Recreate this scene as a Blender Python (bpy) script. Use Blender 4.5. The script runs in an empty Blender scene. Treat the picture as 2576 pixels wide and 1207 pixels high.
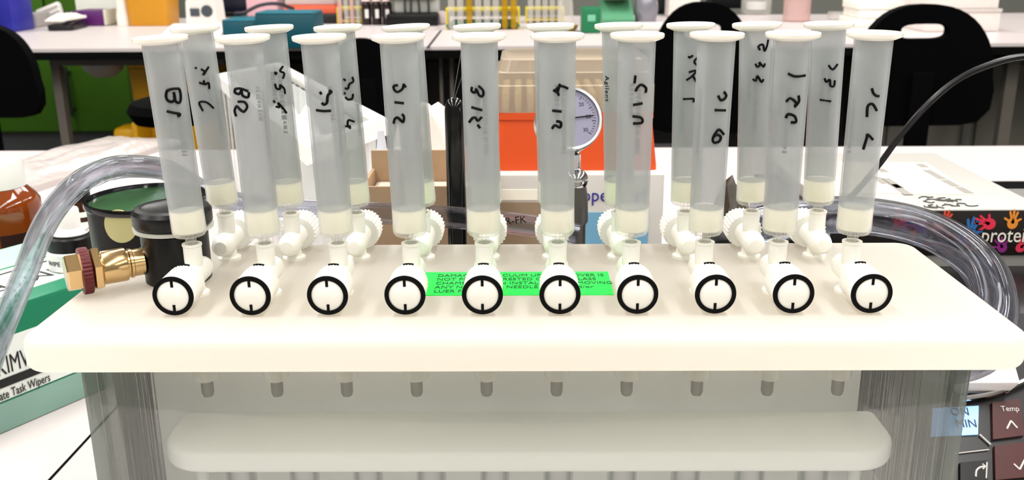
import bpy, bmesh, math, random
from mathutils import Vector, Matrix

# ------------------------------------------------------------------ camera, world, lights, exposure
SC = bpy.context.scene
COL = SC.collection
PI = math.pi
IW, IH, FPX = 2576.0, 1207.0, 2416.0
ZB = 0.75            # bench top
ZP = 0.90            # top of the manifold lid
CAM = Vector((0.0, 0.0, ZP + 0.1376))
PITCH, YAW, ROLL = math.radians(17.0), math.radians(0.57), math.radians(-0.4)
CAM_R = Matrix.Rotation(YAW, 3, 'Z') @ Matrix.Rotation(PI/2 - PITCH, 3, 'X') @ Matrix.Rotation(ROLL, 3, 'Z')
cd = bpy.data.cameras.new('camera')
cam = bpy.data.objects.new('camera', cd)
COL.objects.link(cam)
cam.matrix_world = Matrix.Translation(CAM) @ CAM_R.to_4x4()
cd.sensor_width = 36.0
cd.lens = 36.0 * FPX / IW
cd.clip_start, cd.clip_end = 0.01, 60
cd.dof.use_dof = True
cd.dof.focus_distance = 0.42
cd.dof.aperture_fstop = 26.0
SC.camera = cam

wd = bpy.data.worlds.new('room_world')
SC.world = wd
wd.use_nodes = True
wd.node_tree.nodes['Background'].inputs[0].default_value = (1.0, 0.98, 0.96, 1)
wd.node_tree.nodes['Background'].inputs[1].default_value = 0.15
SC.view_settings.view_transform = 'Standard'
SC.view_settings.look = 'None'
SC.view_settings.gamma = 1.0
SC.view_settings.exposure = 0.0
SC.view_settings.use_curve_mapping = False
SC.cycles.transparent_max_bounces = 40
SC.cycles.max_bounces = 14
SC.cycles.transmission_bounces = 12
SC.cycles.diffuse_bounces = 6

def area(x, y, z, sx, sy, power, col=(1.0, 0.98, 0.945)):
    l = bpy.data.lights.new('ceiling_lamp', 'AREA')
    l.shape = 'RECTANGLE'
    l.size, l.size_y = sx, sy
    l.energy = power
    l.color = col
    o = bpy.data.objects.new('ceiling_lamp', l)
    o.location = (x, y, z)
    COL.objects.link(o)
    return o
LP = 21.0
for lx in (-2.4, -0.8, 0.8, 2.4):
    for ly, k in ((-2.3, 0.7), (-1.0, 0.7), (0.35, 1.5), (2.0, 0.6), (3.6, 1.15)):  # hindmost row behind the camera is added to light the tank's inside
        area(lx, ly, 2.66, 0.30, 1.25, LP * k)

# ------------------------------------------------------------------ picture helpers: a pixel of the photograph to a point of the room
def ray(px, py):
    d = CAM_R @ Vector(((px - IW/2) / FPX, -(py - IH/2) / FPX, -1.0))
    return d
def onz(px, py, z):
    d = ray(px, py)
    return CAM + d * ((z - CAM.z) / d.z)
def ony(px, py, y):
    d = ray(px, py)
    return CAM + d * ((y - CAM.y) / d.y)

# ------------------------------------------------------------------ materials
MATS = {}
def newmat(name):
    m = bpy.data.materials.new(name)
    m.use_nodes = True
    nt = m.node_tree
    for n in list(nt.nodes):
        nt.nodes.remove(n)
    out = nt.nodes.new('ShaderNodeOutputMaterial')
    return m, nt, out
def srgb(c):
    return tuple(((v/255.0)/12.92 if v/255.0 <= 0.04045 else ((v/255.0 + 0.055)/1.055)**2.4) for v in c) + (1.0,)
def P(name, rgb, rough=0.5, metal=0.0, var=0.06, scale=40.0, bump=0.0, spec=0.5, coat=0.0, trans=0.0, ior=1.45, emit=0.0, sss=0.0):
    """principled material whose colour wavers a little with a noise texture"""
    if name in MATS: return MATS[name]
    m, nt, out = newmat(name)
    b = nt.nodes.new('ShaderNodeBsdfPrincipled')
    tc = nt.nodes.new('ShaderNodeTexCoord')
    nz = nt.nodes.new('ShaderNodeTexNoise')
    nz.inputs['Scale'].default_value = scale
    nz.inputs['Detail'].default_value = 3
    nt.links.new(tc.outputs['Object'], nz.inputs['Vector'])
    mx = nt.nodes.new('ShaderNodeMixRGB')
    c = srgb(rgb)
    mx.inputs[1].default_value = tuple(v*(1-var) for v in c[:3]) + (1,)
    mx.inputs[2].default_value = tuple(min(1, v*(1+var)) for v in c[:3]) + (1,)
    nt.links.new(nz.outputs['Fac'], mx.inputs[0])
    nt.links.new(mx.outputs[0], b.inputs['Base Color'])
    b.inputs['Roughness'].default_value = rough
    b.inputs['Metallic'].default_value = metal
    b.inputs['Specular IOR Level'].default_value = spec
    b.inputs['Coat Weight'].default_value = coat
    b.inputs['Transmission Weight'].default_value = trans
    b.inputs['IOR'].default_value = ior
    if sss > 0:
        b.inputs['Subsurface Weight'].default_value = sss
        b.inputs['Subsurface Radius'].default_value = (1, 1, 1)
        b.inputs['Subsurface Scale'].default_value = 0.004
    if emit > 0:
        b.inputs['Emission Color'].default_value = c
        b.inputs['Emission Strength'].default_value = emit
    if bump > 0:
        bp = nt.nodes.new('ShaderNodeBump')
        bp.inputs['Strength'].default_value = bump
        bp.inputs['Distance'].default_value = 0.002
        nt.links.new(nz.outputs['Fac'], bp.inputs['Height'])
        nt.links.new(bp.outputs[0], b.inputs['Normal'])
    nt.links.new(b.outputs[0], out.inputs[0])
    MATS[name] = m
    return m
def sheer(name, rgb, clear, tint=(1, 1, 1), rough=0.25, edge=0.0, bump=0.0, scale=30.0, spec=0.5):
    """thin clear or frosted plastic or glass: part of the light goes straight through"""
    if name in MATS: return MATS[name]
    m, nt, out = newmat(name)
    b = nt.nodes.new('ShaderNodeBsdfPrincipled')
    b.inputs['Base Color'].default_value = srgb(rgb)
    b.inputs['Roughness'].default_value = rough
    b.inputs['Specular IOR Level'].default_value = spec
    t = nt.nodes.new('ShaderNodeBsdfTransparent')
    t.inputs[0].default_value = tuple(tint) + (1,)
    mix = nt.nodes.new('ShaderNodeMixShader')
    lw = nt.nodes.new('ShaderNodeLayerWeight')
    lw.inputs['Blend'].default_value = 0.35
    mr = nt.nodes.new('ShaderNodeMapRange')
    mr.inputs['To Min'].default_value = clear
    mr.inputs['To Max'].default_value = max(0.0, clear - edge)
    nt.links.new(lw.outputs['Facing'], mr.inputs['Value'])
    if bump > 0:
        tc = nt.nodes.new('ShaderNodeTexCoord')
        nz = nt.nodes.new('ShaderNodeTexNoise')
        nz.inputs['Scale'].default_value = scale
        nt.links.new(tc.outputs['Object'], nz.inputs['Vector'])
        bp = nt.nodes.new('ShaderNodeBump')
        bp.inputs['Strength'].default_value = bump
        bp.inputs['Distance'].default_value = 0.003
        nt.links.new(nz.outputs['Fac'], bp.inputs['Height'])
        nt.links.new(bp.outputs[0], b.inputs['Normal'])
    nt.links.new(mr.outputs[0], mix.inputs[0])
    nt.links.new(b.outputs[0], mix.inputs[1])
    nt.links.new(t.outputs[0], mix.inputs[2])
    nt.links.new(mix.outputs[0], out.inputs[0])
    MATS[name] = m
    return m
def glassy(name, rgb, clear_rough=0.0, ior=1.5):
    """clear glass: fresnel reflection over plain see-through, so light still reaches what stands inside"""
    if name in MATS: return MATS[name]
    m, nt, out = newmat(name)
    g = nt.nodes.new('ShaderNodeBsdfGlossy')
    g.inputs['Roughness'].default_value = 0.03
    t = nt.nodes.new('ShaderNodeBsdfTransparent')
    t.inputs[0].default_value = tuple(rgb) + (1,)
    f = nt.nodes.new('ShaderNodeFresnel')
    ge = nt.nodes.new('ShaderNodeNewGeometry')       # the same fresnel on the way in and on the way out
    mr = nt.nodes.new('ShaderNodeMapRange')
    mr.inputs['To Min'].default_value = ior
    mr.inputs['To Max'].default_value = 1.0/ior
    nt.links.new(ge.outputs['Backfacing'], mr.inputs['Value'])
    nt.links.new(mr.outputs[0], f.inputs['IOR'])
    mix = nt.nodes.new('ShaderNodeMixShader')
    nt.links.new(f.outputs[0], mix.inputs[0])
    nt.links.new(t.outputs[0], mix.inputs[1])
    nt.links.new(g.outputs[0], mix.inputs[2])
    nt.links.new(mix.outputs[0], out.inputs[0])
    MATS[name] = m
    return m

def milky(name, rgb, rough, thru):
    """dense milky plastic that lets a little light soak through"""
    if name in MATS: return MATS[name]
    m, nt, out = newmat(name)
    b = nt.nodes.new('ShaderNodeBsdfPrincipled')
    b.inputs['Base Color'].default_value = srgb(rgb)
    b.inputs['Roughness'].default_value = rough
    tc = nt.nodes.new('ShaderNodeTexCoord')
    nz = nt.nodes.new('ShaderNodeTexNoise')
    nz.inputs['Scale'].default_value = 400
    nt.links.new(tc.outputs['Object'], nz.inputs['Vector'])
    bp = nt.nodes.new('ShaderNodeBump')
    bp.inputs['Strength'].default_value = 0.02
    nt.links.new(nz.outputs['Fac'], bp.inputs['Height'])
    nt.links.new(bp.outputs[0], b.inputs['Normal'])
    t = nt.nodes.new('ShaderNodeBsdfTranslucent')
    t.inputs[0].default_value = srgb(rgb)
    mix = nt.nodes.new('ShaderNodeMixShader')
    mix.inputs[0].default_value = thru
    nt.links.new(b.outputs[0], mix.inputs[1])
    nt.links.new(t.outputs[0], mix.inputs[2])
    nt.links.new(mix.outputs[0], out.inputs[0])
    MATS[name] = m
    return m

# ------------------------------------------------------------------ mesh builder
class MB:
    def __init__(self):
        self.v, self.f = [], []
    def add(self, vs, fs, M=None):
        b = len(self.v)
        if M is not None:
            vs = [M @ Vector(p) for p in vs]
        self.v.extend([tuple(p) for p in vs])
        self.f.extend([tuple(i + b for i in f) for f in fs])
        return self
    def bm_add(self, bm, M=None):
        bm.verts.ensure_lookup_table(); bm.verts.index_update()
        self.add([v.co.copy() for v in bm.verts], [[v.index for v in f.verts] for f in bm.faces], M)
        bm.free()
        return self
    def box(self, c, s, bev=0.0, M=None, seg=2):
        bm = bmesh.new()
        bmesh.ops.create_cube(bm, size=1.0)
        for v in bm.verts:
            v.co = Vector((c[0] + v.co.x*s[0], c[1] + v.co.y*s[1], c[2] + v.co.z*s[2]))
        if bev > 0:
            bmesh.ops.bevel(bm, geom=list(bm.edges), offset=min(bev, min(s)*0.45), segments=seg, affect='EDGES', profile=0.5)
        return self.bm_add(bm, M)
    def loft(self, loops, caps=(True, True), M=None, closed=False):
        n = len(loops[0])
        vs = [p for L in loops for p in L]
        fs = []
        for k in range(len(loops) - (0 if closed else 1)):
            a, b = k*n, ((k+1) % len(loops))*n
            for i in range(n):
                j = (i+1) % n
                fs.append((a+i, a+j, b+j, b+i))
        if not closed:
            if caps[0]: fs.append(tuple(reversed(range(n))))
            if caps[1]: fs.append(tuple(range((len(loops)-1)*n, len(loops)*n)))
        return self.add(vs, fs, M)
    def lathe(self, prof, seg=32, M=None, caps=(True, True), closed=False):
        loops = [[(r*math.cos(2*PI*i/seg), r*math.sin(2*PI*i/seg), z) for i in range(seg)] for r, z in prof]
        return self.loft(loops, caps, M, closed)
    def prism(self, outline, z0, z1, M=None):
        return self.loft([[(x, y, z0) for x, y in outline], [(x, y, z1) for x, y in outline]], M=M)
    def tube(self, pts, r, seg=10, M=None, flat=None):
        pts = [Vector(p) for p in pts]
        rs = r if isinstance(r, (list, tuple)) else [r]*len(pts)
        loops = []
        up = None
        for i, p in enumerate(pts):
            t = (pts[min(i+1, len(pts)-1)] - pts[max(i-1, 0)])
            if t.length < 1e-9: t = Vector((0, 0, 1))
            t.normalize()
            if up is None:
                up = Vector((0, 0, 1)) if abs(t.z) < 0.9 else Vector((1, 0, 0))
            s = t.cross(up)
            if s.length < 1e-6:
                s = t.orthogonal()
            s.normalize()
            up = s.cross(t).normalized()
            loops.append([p + (s*math.cos(2*PI*k/seg) + up*math.sin(2*PI*k/seg))*rs[i] for k in range(seg)])
        return self.loft(loops, M=M)
    def pipe(self, pts, r0, r1, seg=20):
        """hollow hose: outer radius r0, bore r1"""
        a = MB().tube(pts, r0, seg); b = MB().tube(pts, r1, seg)
        n, k = seg, len(pts)
        fs = []
        for i in range(k-1):
            for j in range(n):
                q = (j+1) % n
                fs.append((i*n+j, i*n+q, (i+1)*n+q, (i+1)*n+j))
        off = n*k
        vs = a.v + b.v
        inner = [tuple(off + x for x in reversed(f)) for f in fs]
        ends = []
        for j in range(n):
            q = (j+1) % n
            ends.append((j, off+j, off+q, q))
            e = (k-1)*n
            ends.append((e+q, off+e+q, off+e+j, e+j))
        return self.add(vs, fs + inner + ends)
    def text(self, s, size, M, depth=0.00012, ax='CENTER', bend=None, font_scale=(1, 1), space=1.0):
        cu = bpy.data.curves.new('lettering', 'FONT')
        cu.body = s
        cu.size = size
        cu.extrude = depth
        cu.align_x = ax
        cu.align_y = 'CENTER'
        cu.resolution_u = 3
        cu.space_character = space
        ob = bpy.data.objects.new('lettering', cu)
        me = bpy.data.meshes.new_from_object(ob)
        vs = [Vector((v.co.x*font_scale[0], v.co.y*font_scale[1], v.co.z)) for v in me.vertices]
        if bend: vs = [bend(p) for p in vs]
        self.add(vs, [tuple(p.vertices) for p in me.polygons], M)
        bpy.data.objects.remove(ob); bpy.data.curves.remove(cu); bpy.data.meshes.remove(me)
        return self
    def mesh(self, name, m, ang=35, fix=True):
        me = bpy.data.meshes.new(name)
        me.from_pydata(self.v, [], self.f)
        if fix:
            bm = bmesh.new(); bm.from_mesh(me)
            bmesh.ops.recalc_face_normals(bm, faces=bm.faces)
            bm.to_mesh(me); bm.free()
        for p in me.polygons: p.use_smooth = True
        me.set_sharp_from_angle(angle=math.radians(ang))
        me.materials.append(m)
        me.update()
        return me
    def build(self, name, m, parent=None, ang=35, fix=True, label=None):
        o = bpy.data.objects.new(name, self.mesh(name, m, ang, fix))
        COL.objects.link(o)
        if parent is not None: o.parent = parent
        if label: o['label'] = label
        return o

def tag(o, label, cat, group=None, kind=None):
    o['label'] = label; o['category'] = cat
    if group: o['group'] = group
    if kind: o['kind'] = kind
    return o
def thing(name, label, cat, loc=(0, 0, 0), rotz=0.0, group=None):
    o = bpy.data.objects.new(name, None)
    o.empty_display_size = 0.02
    COL.objects.link(o)
    o.location = loc; o.rotation_euler = (0, 0, rotz)
    return tag(o, label, cat, group)
def struct(name, mb, m, parent=None):
    o = mb.build(name, m, parent)
    if parent is None: o['kind'] = 'structure'
    return o
def rrect(w, d, r, n=8, cx=0.0, cy=0.0):
    pts = []
    for sx, sy, a0 in ((1, 1, 0), (-1, 1, PI/2), (-1, -1, PI), (1, -1, 3*PI/2)):
        for k in range(n+1):
            a = a0 + PI/2*k/n
            pts.append((cx + sx*(w/2-r) + r*math.cos(a), cy + sy*(d/2-r) + r*math.sin(a)))
    return pts
def slab(mb, w, d, z0, z1, rc, re, cx=0.0, cy=0.0, n=8, ne=4, M=None):
    """flat board with rounded corners rc and rounded rims re"""
    loops = []
    for k in range(ne+1):
        a = PI/2*k/ne
        i = re*(1-math.sin(a)); z = z0 + re*(1-math.cos(a))
        loops.append([(x, y, z) for x, y in rrect(w-2*i, d-2*i, max(rc-i, 1e-4), n, cx, cy)])
    for k in range(ne+1):
        a = PI/2*k/ne
        i = re*(1-math.cos(a)); z = z1 - re*(1-math.sin(a))
        loops.append([(x, y, z) for x, y in rrect(w-2*i, d-2*i, max(rc-i, 1e-4), n, cx, cy)])
    return mb.loft(loops, M=M)
def along(p, q):
    """matrix with origin p whose z axis points to q"""
    p, q = Vector(p), Vector(q)
    return Matrix.Translation(p) @ (q-p).to_track_quat('Z', 'Y').to_matrix().to_4x4()
def spline(pts, n=8):
    pts = [Vector(p) for p in pts]
    out = []
    for i in range(len(pts)-1):
        p0, p1, p2, p3 = pts[max(i-1, 0)], pts[i], pts[i+1], pts[min(i+2, len(pts)-1)]
        for k in range(n):
            t = k/n
            out.append(0.5*((2*p1) + (p2-p0)*t + (2*p0-5*p1+4*p2-p3)*t*t + (3*p1-p0-3*p2+p3)*t**3))
    out.append(pts[-1])
    return out
def blob(mb, c, s, seed, rough=0.25, sub=3, M=None, squash=0.0):
    """crumpled lump"""
    rnd = random.Random(seed)
    bm = bmesh.new()
    bmesh.ops.create_icosphere(bm, subdivisions=sub, radius=1.0)
    ph = [(Vector((rnd.uniform(-1, 1), rnd.uniform(-1, 1), rnd.uniform(-1, 1))).normalized(), rnd.uniform(3, 9), rnd.uniform(0, 6)) for _ in range(7)]
    for v in bm.verts:
        d = sum(abs(math.sin(v.co.dot(a)*f + p)) for a, f, p in ph)/7
        k = 1 + rough*(d-0.6)*2 + rnd.uniform(-.03, .03)
        q = v.co*k
        if q.z < -0.55: q.z = -0.55
        v.co = Vector((c[0]+q.x*s[0], c[1]+q.y*s[1], c[2]+(q.z+0.55)*s[2]))
    return mb.bm_add(bm, M)
# ------------------------------------------------------------------ materials in use
WHITE_PE = milky('white_polyethylene', (243, 239, 231), 0.38, 0.62)
VALVE = sheer('frosted_white_plastic', (248, 246, 238), 0.12, rough=0.35, bump=0.05, scale=400)
KNOB = P('white_knob_plastic', (247, 244, 236), 0.4, var=0.015, scale=200)
BARREL = sheer('frosted_polypropylene', (182, 186, 186), 0.60, rough=0.30, edge=0.32, bump=0.04, scale=500)
FOOT = sheer('clear_polypropylene', (232, 232, 226), 0.88, rough=0.25, edge=0.5)
FLANGE = sheer('flange_polypropylene', (250, 247, 235), 0.10, rough=0.22)
FRIT = P('cream_sorbent', (255, 250, 230), 0.9, var=0.03, scale=900)
INK = P('black_marker_ink', (4, 4, 5), 0.6, var=0.0, spec=0.15)
FAINT = P('grey_print', (24, 26, 30), 0.7, var=0.1, scale=900)
GREEN_L = P('fluorescent_green_label', (18, 235, 84), 0.5, var=0.02)
DKGREEN = P('label_print', (8, 95, 40), 0.6, var=0.02)
GLASS = glassy('tank_glass', (0.975, 0.982, 0.972))
TUBEGLASS = glassy('tube_glass', (0.86, 0.87, 0.87), ior=1.9)
SHELF = milky('milky_shelf_plastic', (242, 244, 241), 0.4, 0.34)
BLACK = P('black_plastic', (5, 5, 6), 0.35, var=0.05, spec=0.35)
BLACKM = P('black_fabric', (3, 3, 4), 0.85, var=0.1, spec=0.06)
BLACKG = P('black_gloss', (6, 6, 7), 0.1, var=0.02)
BRASS = P('brass', (212, 180, 130), 0.2, metal=1.0, var=0.05, scale=200)
RED = P('red_anodised', (88, 5, 7), 0.4, var=0.15, scale=600)
CHROME = P('chrome', (215, 215, 218), 0.06, metal=1.0, var=0.02)
STEEL = P('brushed_steel', (150, 150, 152), 0.3, metal=1.0, var=0.08)
LAMINATE = P('bench_laminate', (216, 206, 205), 0.35, var=0.015, scale=80)
EDGE = P('bench_black_edge', (4, 4, 4), 0.7, var=0.05, spec=0.1)

# ------------------------------------------------------------------ the room
struct('floor', MB().box((0, 1.8, -0.02), (8.4, 9.4, 0.04)), P('vinyl_floor', (62, 63, 66), 0.5, var=0.1, scale=6))
struct('ceiling', MB().box((0, 1.8, 2.72), (8.4, 9.4, 0.04)), P('ceiling_paint', (225, 225, 220), 0.9, var=0.02))
WALLM = P('wall_paint', (150, 150, 142), 0.8, var=0.03, scale=3)
struct('wall_back', MB().box((0, 6.45, 1.35), (8.4, 0.1, 2.7)), WALLM)
struct('wall_front', MB().box((0, -2.85, 1.35), (8.4, 0.1, 2.7)), WALLM)
struct('wall_left', MB().box((-4.15, 1.8, 1.35), (0.1, 9.2, 2.7)), WALLM)
struct('wall_right', MB().box((4.15, 1.8, 1.35), (0.1, 9.2, 2.7)), WALLM)

# ------------------------------------------------------------------ near bench
nb = thing('lab_bench', 'white topped lab bench the clear tank stands on', 'bench', (0, 0.55, 0))
BY1 = onz(1288, 372, ZB).y
MB().box((0, (BY1 - 0.05)/2 - 0.55, ZB - 0.015), (3.6, BY1 + 0.05, 0.03), 0.003).build('worktop', LAMINATE, nb)
MB().box((0, BY1 - 0.565, ZB - 0.045), (3.6, 0.03, 0.03)).build('back_rail', EDGE, nb)
g0, g1 = onz(125, 1207, ZB), onz(198, 1128, ZB)
gd = (g1 - g0).normalized()
gm = MB()
a, b = g0 - gd*0.25, g1 + gd*0.25
gm.tube([a - Vector((0, .55, 0)) + Vector((0, 0, .0002)), b - Vector((0, .55, 0)) + Vector((0, 0, .0002))], 0.0008, 6).build('worktop_seam', EDGE, nb)
for sx in (-1, 1):
    for yy in (0.02, BY1 - 0.12):
        MB().box((sx*1.7, yy - 0.52, 0.36), (0.05, 0.05, 0.72)).build('leg', STEEL, nb)

# ------------------------------------------------------------------ manifold lid
YF, YR = 0.3262, 0.4465
LX0, LX1 = onz(44, 858, ZP - .002).x, onz(2588, 842, ZP - .002).x
LXC, LW = (LX0 + LX1)/2, LX1 - LX0
YC = (YF + YR)/2
ROWF, ROWB = 0.3752, 0.4222
PITCHX = 0.03
XF = [LXC - 0.0005 + (i - 4.5)*PITCHX for i in range(10)]
TX0, TX1, TY0, TY1 = -0.1735, 0.1755, 0.3445, 0.4380
lid = thing('manifold_lid', 'thick white rectangular lid slab lying on the clear tank', 'lid', (LXC, YC, ZP))
lm = MB()
slab(lm, LW, YR - YF, -0.0145, 0.0, 0.010, 0.0042, n=10, ne=6)
lm.build('lid_slab', WHITE_PE, lid)
gk = MB()
gr_ = lambda z, i: [(x, y, z) for x, y in rrect(TX1 - TX0 - 0.001 - 2*i, 0.0925 - 2*i, 0.006, 5, (TX0+TX1)/2 - LXC, (TY0+TY1)/2 - YC)]
gk.loft([gr_(-0.0164, 0), gr_(-0.0145, 0), gr_(-0.0145, 0.005), gr_(-0.0164, 0.005)], closed=True)
gk.build('underside_gasket', P('gasket_grey', (205, 204, 196), 0.6), lid)
for row in (ROWF, ROWB):
    for x in XF:
        m = MB()
        m.lathe([(0.0026, -0.0165), (0.0026, -0.0450), (0.0021, -0.0465), (0.0008, -0.0466)], 20,
                Matrix.Translation((x - LXC, row - YC, 0)))
        nz_ = m.build('nozzle', P('nozzle_grey', (128, 128, 120), 0.45), lid)
        m = MB()
        m.lathe([(0.0064, -0.0165), (0.0066, -0.0176), (0.0058, -0.0180), (0.0054, -0.0180), (0.0052, -0.0375), (0.0049, -0.0385), (0.0030, -0.0385), (0.0030, -0.0165)], 24, Matrix.Translation((x - LXC, row - YC, 0)), closed=True)
        m.build('nozzle_reflection_ring', sheer('reflection_ring_plastic', (226, 226, 216), 0.62, rough=0.2, edge=0.3), nz_)  # added sleeve shape standing in for the ring of reflections round the nozzle
# green warning label on the lid
p0, p1, p2, p3 = onz(1062, 744, ZP), onz(1536, 738, ZP), onz(1532, 683, ZP), onz(1060, 686, ZP)
lcx, lcy = (p0.x + p1.x)/2 - LXC, (p0.y + p3.y)/2 - YC
lw_, lh_ = ((p1.x - p0.x) + (p2.x - p3.x))/2, (p3.y - p0.y)
wl = MB(); wl.box((lcx, lcy, 0.00015), (lw_, lh_, 0.0003))
wl = wl.build('warning_label', GREEN_L, lid, label='green label with dark printed lines')
tm = MB()
for k, s in enumerate(('DAMAGE TO VACUUM UPPER IF COVER IS', 'NOT PROPERLY RESTED ON THE GLASS', 'CHAMBER WHEN INSTALLING OR MOVING', 'ANY NEEDLE OR NEEDLE VALVE and/or', 'LUER FITTING')):
    tm.text(s, 0.0048, Matrix.Translation((lcx - lw_*0.43, lcy + lh_*(0.33 - 0.17*k), 0.0004)), 0.00005, 'LEFT', font_scale=(0.80, 1.0))
tm.build('label_text', DKGREEN, wl)

# ------------------------------------------------------------------ glass tank
TH = 0.1335
tank = thing('glass_tank', 'clear glass vacuum tank under the white lid', 'tank', ((TX0+TX1)/2, (TY0+TY1)/2, ZB))
tw, td = TX1 - TX0, TY1 - TY0
def ring(z, i, r): return [(x, y, z) for x, y in rrect(tw - 2*i, td - 2*i, r, 5)]
WT = 0.006
for sy in (-1, 1):
    MB().box((0, sy*(td/2 - WT/2), TH/2), (tw - 2*WT, WT, TH - 0.001), 0.0004).build('tank_wall', GLASS, tank)
def streaky(name, rgb, clear):
    """thick glass seen along its run: vertical bands of reflection"""
    m, nt, out = newmat(name)
    tc = nt.nodes.new('ShaderNodeTexCoord')
    mp = nt.nodes.new('ShaderNodeMapping'); mp.inputs['Scale'].default_value = (1, 1, 0.03)
    nz = nt.nodes.new('ShaderNodeTexNoise'); nz.inputs['Scale'].default_value = 230; nz.inputs['Detail'].default_value = 2
    nt.links.new(tc.outputs['Object'], mp.inputs[0]); nt.links.new(mp.outputs[0], nz.inputs['Vector'])
    b = nt.nodes.new('ShaderNodeBsdfPrincipled'); b.inputs['Base Color'].default_value = srgb(rgb); b.inputs['Roughness'].default_value = 0.12
    b.inputs['Metallic'].default_value = 0.3
    bp = nt.nodes.new('ShaderNodeBump'); bp.inputs['Strength'].default_value = 0.9; bp.inputs['Distance'].default_value = 0.002
    nt.links.new(nz.outputs['Fac'], bp.inputs['Height']); nt.links.new(bp.outputs[0], b.inputs['Normal'])
    t = nt.nodes.new('ShaderNodeBsdfTransparent'); t.inputs[0].default_value = (0.93, 0.96, 0.94, 1)
    mix = nt.nodes.new('ShaderNodeMixShader'); mix.inputs[0].default_value = clear
    nt.links.new(b.outputs[0], mix.inputs[1]); nt.links.new(t.outputs[0], mix.inputs[2]); nt.links.new(mix.outputs[0], out.inputs[0])
    return m
SIDE = streaky('side_glass', (112, 119, 112), 0.34)  # grey-green base colour stands in for reflection and refraction inside the thick glass
for sx in (-1, 1):
    MB().box((sx*(tw/2 - WT/2), 0, TH/2), (WT, td, TH - 0.001), 0.0008).build('side_wall', SIDE, tank)
MB().box((0, 0, 0.0035), (tw - 2*WT, td - 2*WT, 0.007)).build('tank_base', GLASS, tank)

# ------------------------------------------------------------------ rack inside the tank
rz = ZP - 0.063
RX0, RX1 = -0.1535, 0.1585
RKY = 0.3735
rack = thing('collection_rack', 'milky white rack with rounded shelf and back panel inside the clear tank', 'rack', ((RX0+RX1)/2, RKY, ZB + 0.0078))
def shelf(z0, z1, w, d, rf, rb, re):
    """board with wide rounded front corners and tight back corners"""
    def ol(i, z):
        pts = []
        for sx, sy, a0, r in ((1, 1, 0, rb), (-1, 1, PI/2, rb), (-1, -1, PI, rf), (1, -1, 3*PI/2, rf)):
            for k in range(13):
                a = a0 + PI/2*k/12
                pts.append((sx*(w/2-r) + (r-i)*math.cos(a), sy*(d/2-r) + (r-i)*math.sin(a), z))
        return pts
    loops = [ol(re*(1-math.sin(PI/2*k/4)), z0 + re*(1-math.cos(PI/2*k/4))) for k in range(5)]
    loops += [ol(re*(1-math.cos(PI/2*k/4)), z1 - re*(1-math.sin(PI/2*k/4))) for k in range(5)]
    return MB().loft(loops)
RD = 0.0385
shelf(rz - ZB - 0.0078 - 0.0095, rz - ZB - 0.0078, RX1-RX0, RD, 0.019, 0.004, 0.0022).build('upper_shelf', SHELF, rack)
shelf(0.0, 0.006, RX1-RX0, RD, 0.019, 0.004, 0.001).build('lower_shelf', SHELF, rack)
bx0, bx1 = -0.1655 - (RX0+RX1)/2, 0.1515 - (RX0+RX1)/2
MB().box(((bx0+bx1)/2, RD/2 + 0.0024, 0.0615), (bx1-bx0, 0.004, 0.122), 0.0006).build('back_panel', milky('milky_panel_plastic', (242, 244, 242), 0.4, 0.52), rack)
for sx in (-1, 1):
    MB().lathe([(0.003, 0.006), (0.003, rz - ZB - 0.0173)], 16, Matrix.Translation((sx*0.146, 0.008, 0))).build('post', SHELF, rack)
ords = ('first', 'second', 'third', 'fourth', 'fifth', 'sixth', 'seventh', 'eighth', 'ninth', 'tenth')
tmesh = MB()
hh = rz - ZB - 0.0145 - 0.0105
tmesh.lathe([(0.0001, 0), (0.004, 0.0008), (0.0058, 0.003), (0.0065, 0.007), (0.0065, hh), (0.0056, hh), (0.0056, 0.0075), (0.0035, 0.003), (0.0001, 0.002)], 20)
tmesh = tmesh.mesh('test_tube', TUBEGLASS)
for i, x in enumerate(XF):
    o = bpy.data.objects.new('test_tube', tmesh); COL.objects.link(o)
    o.location = (x*0.93 + 0.002, 0.3735, ZB + 0.0141)
    tag(o, f'clear test tube below the rack shelf, {ords[i]} from the left in the front line', 'test tube', 'clear test tubes under the rack shelf')

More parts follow.
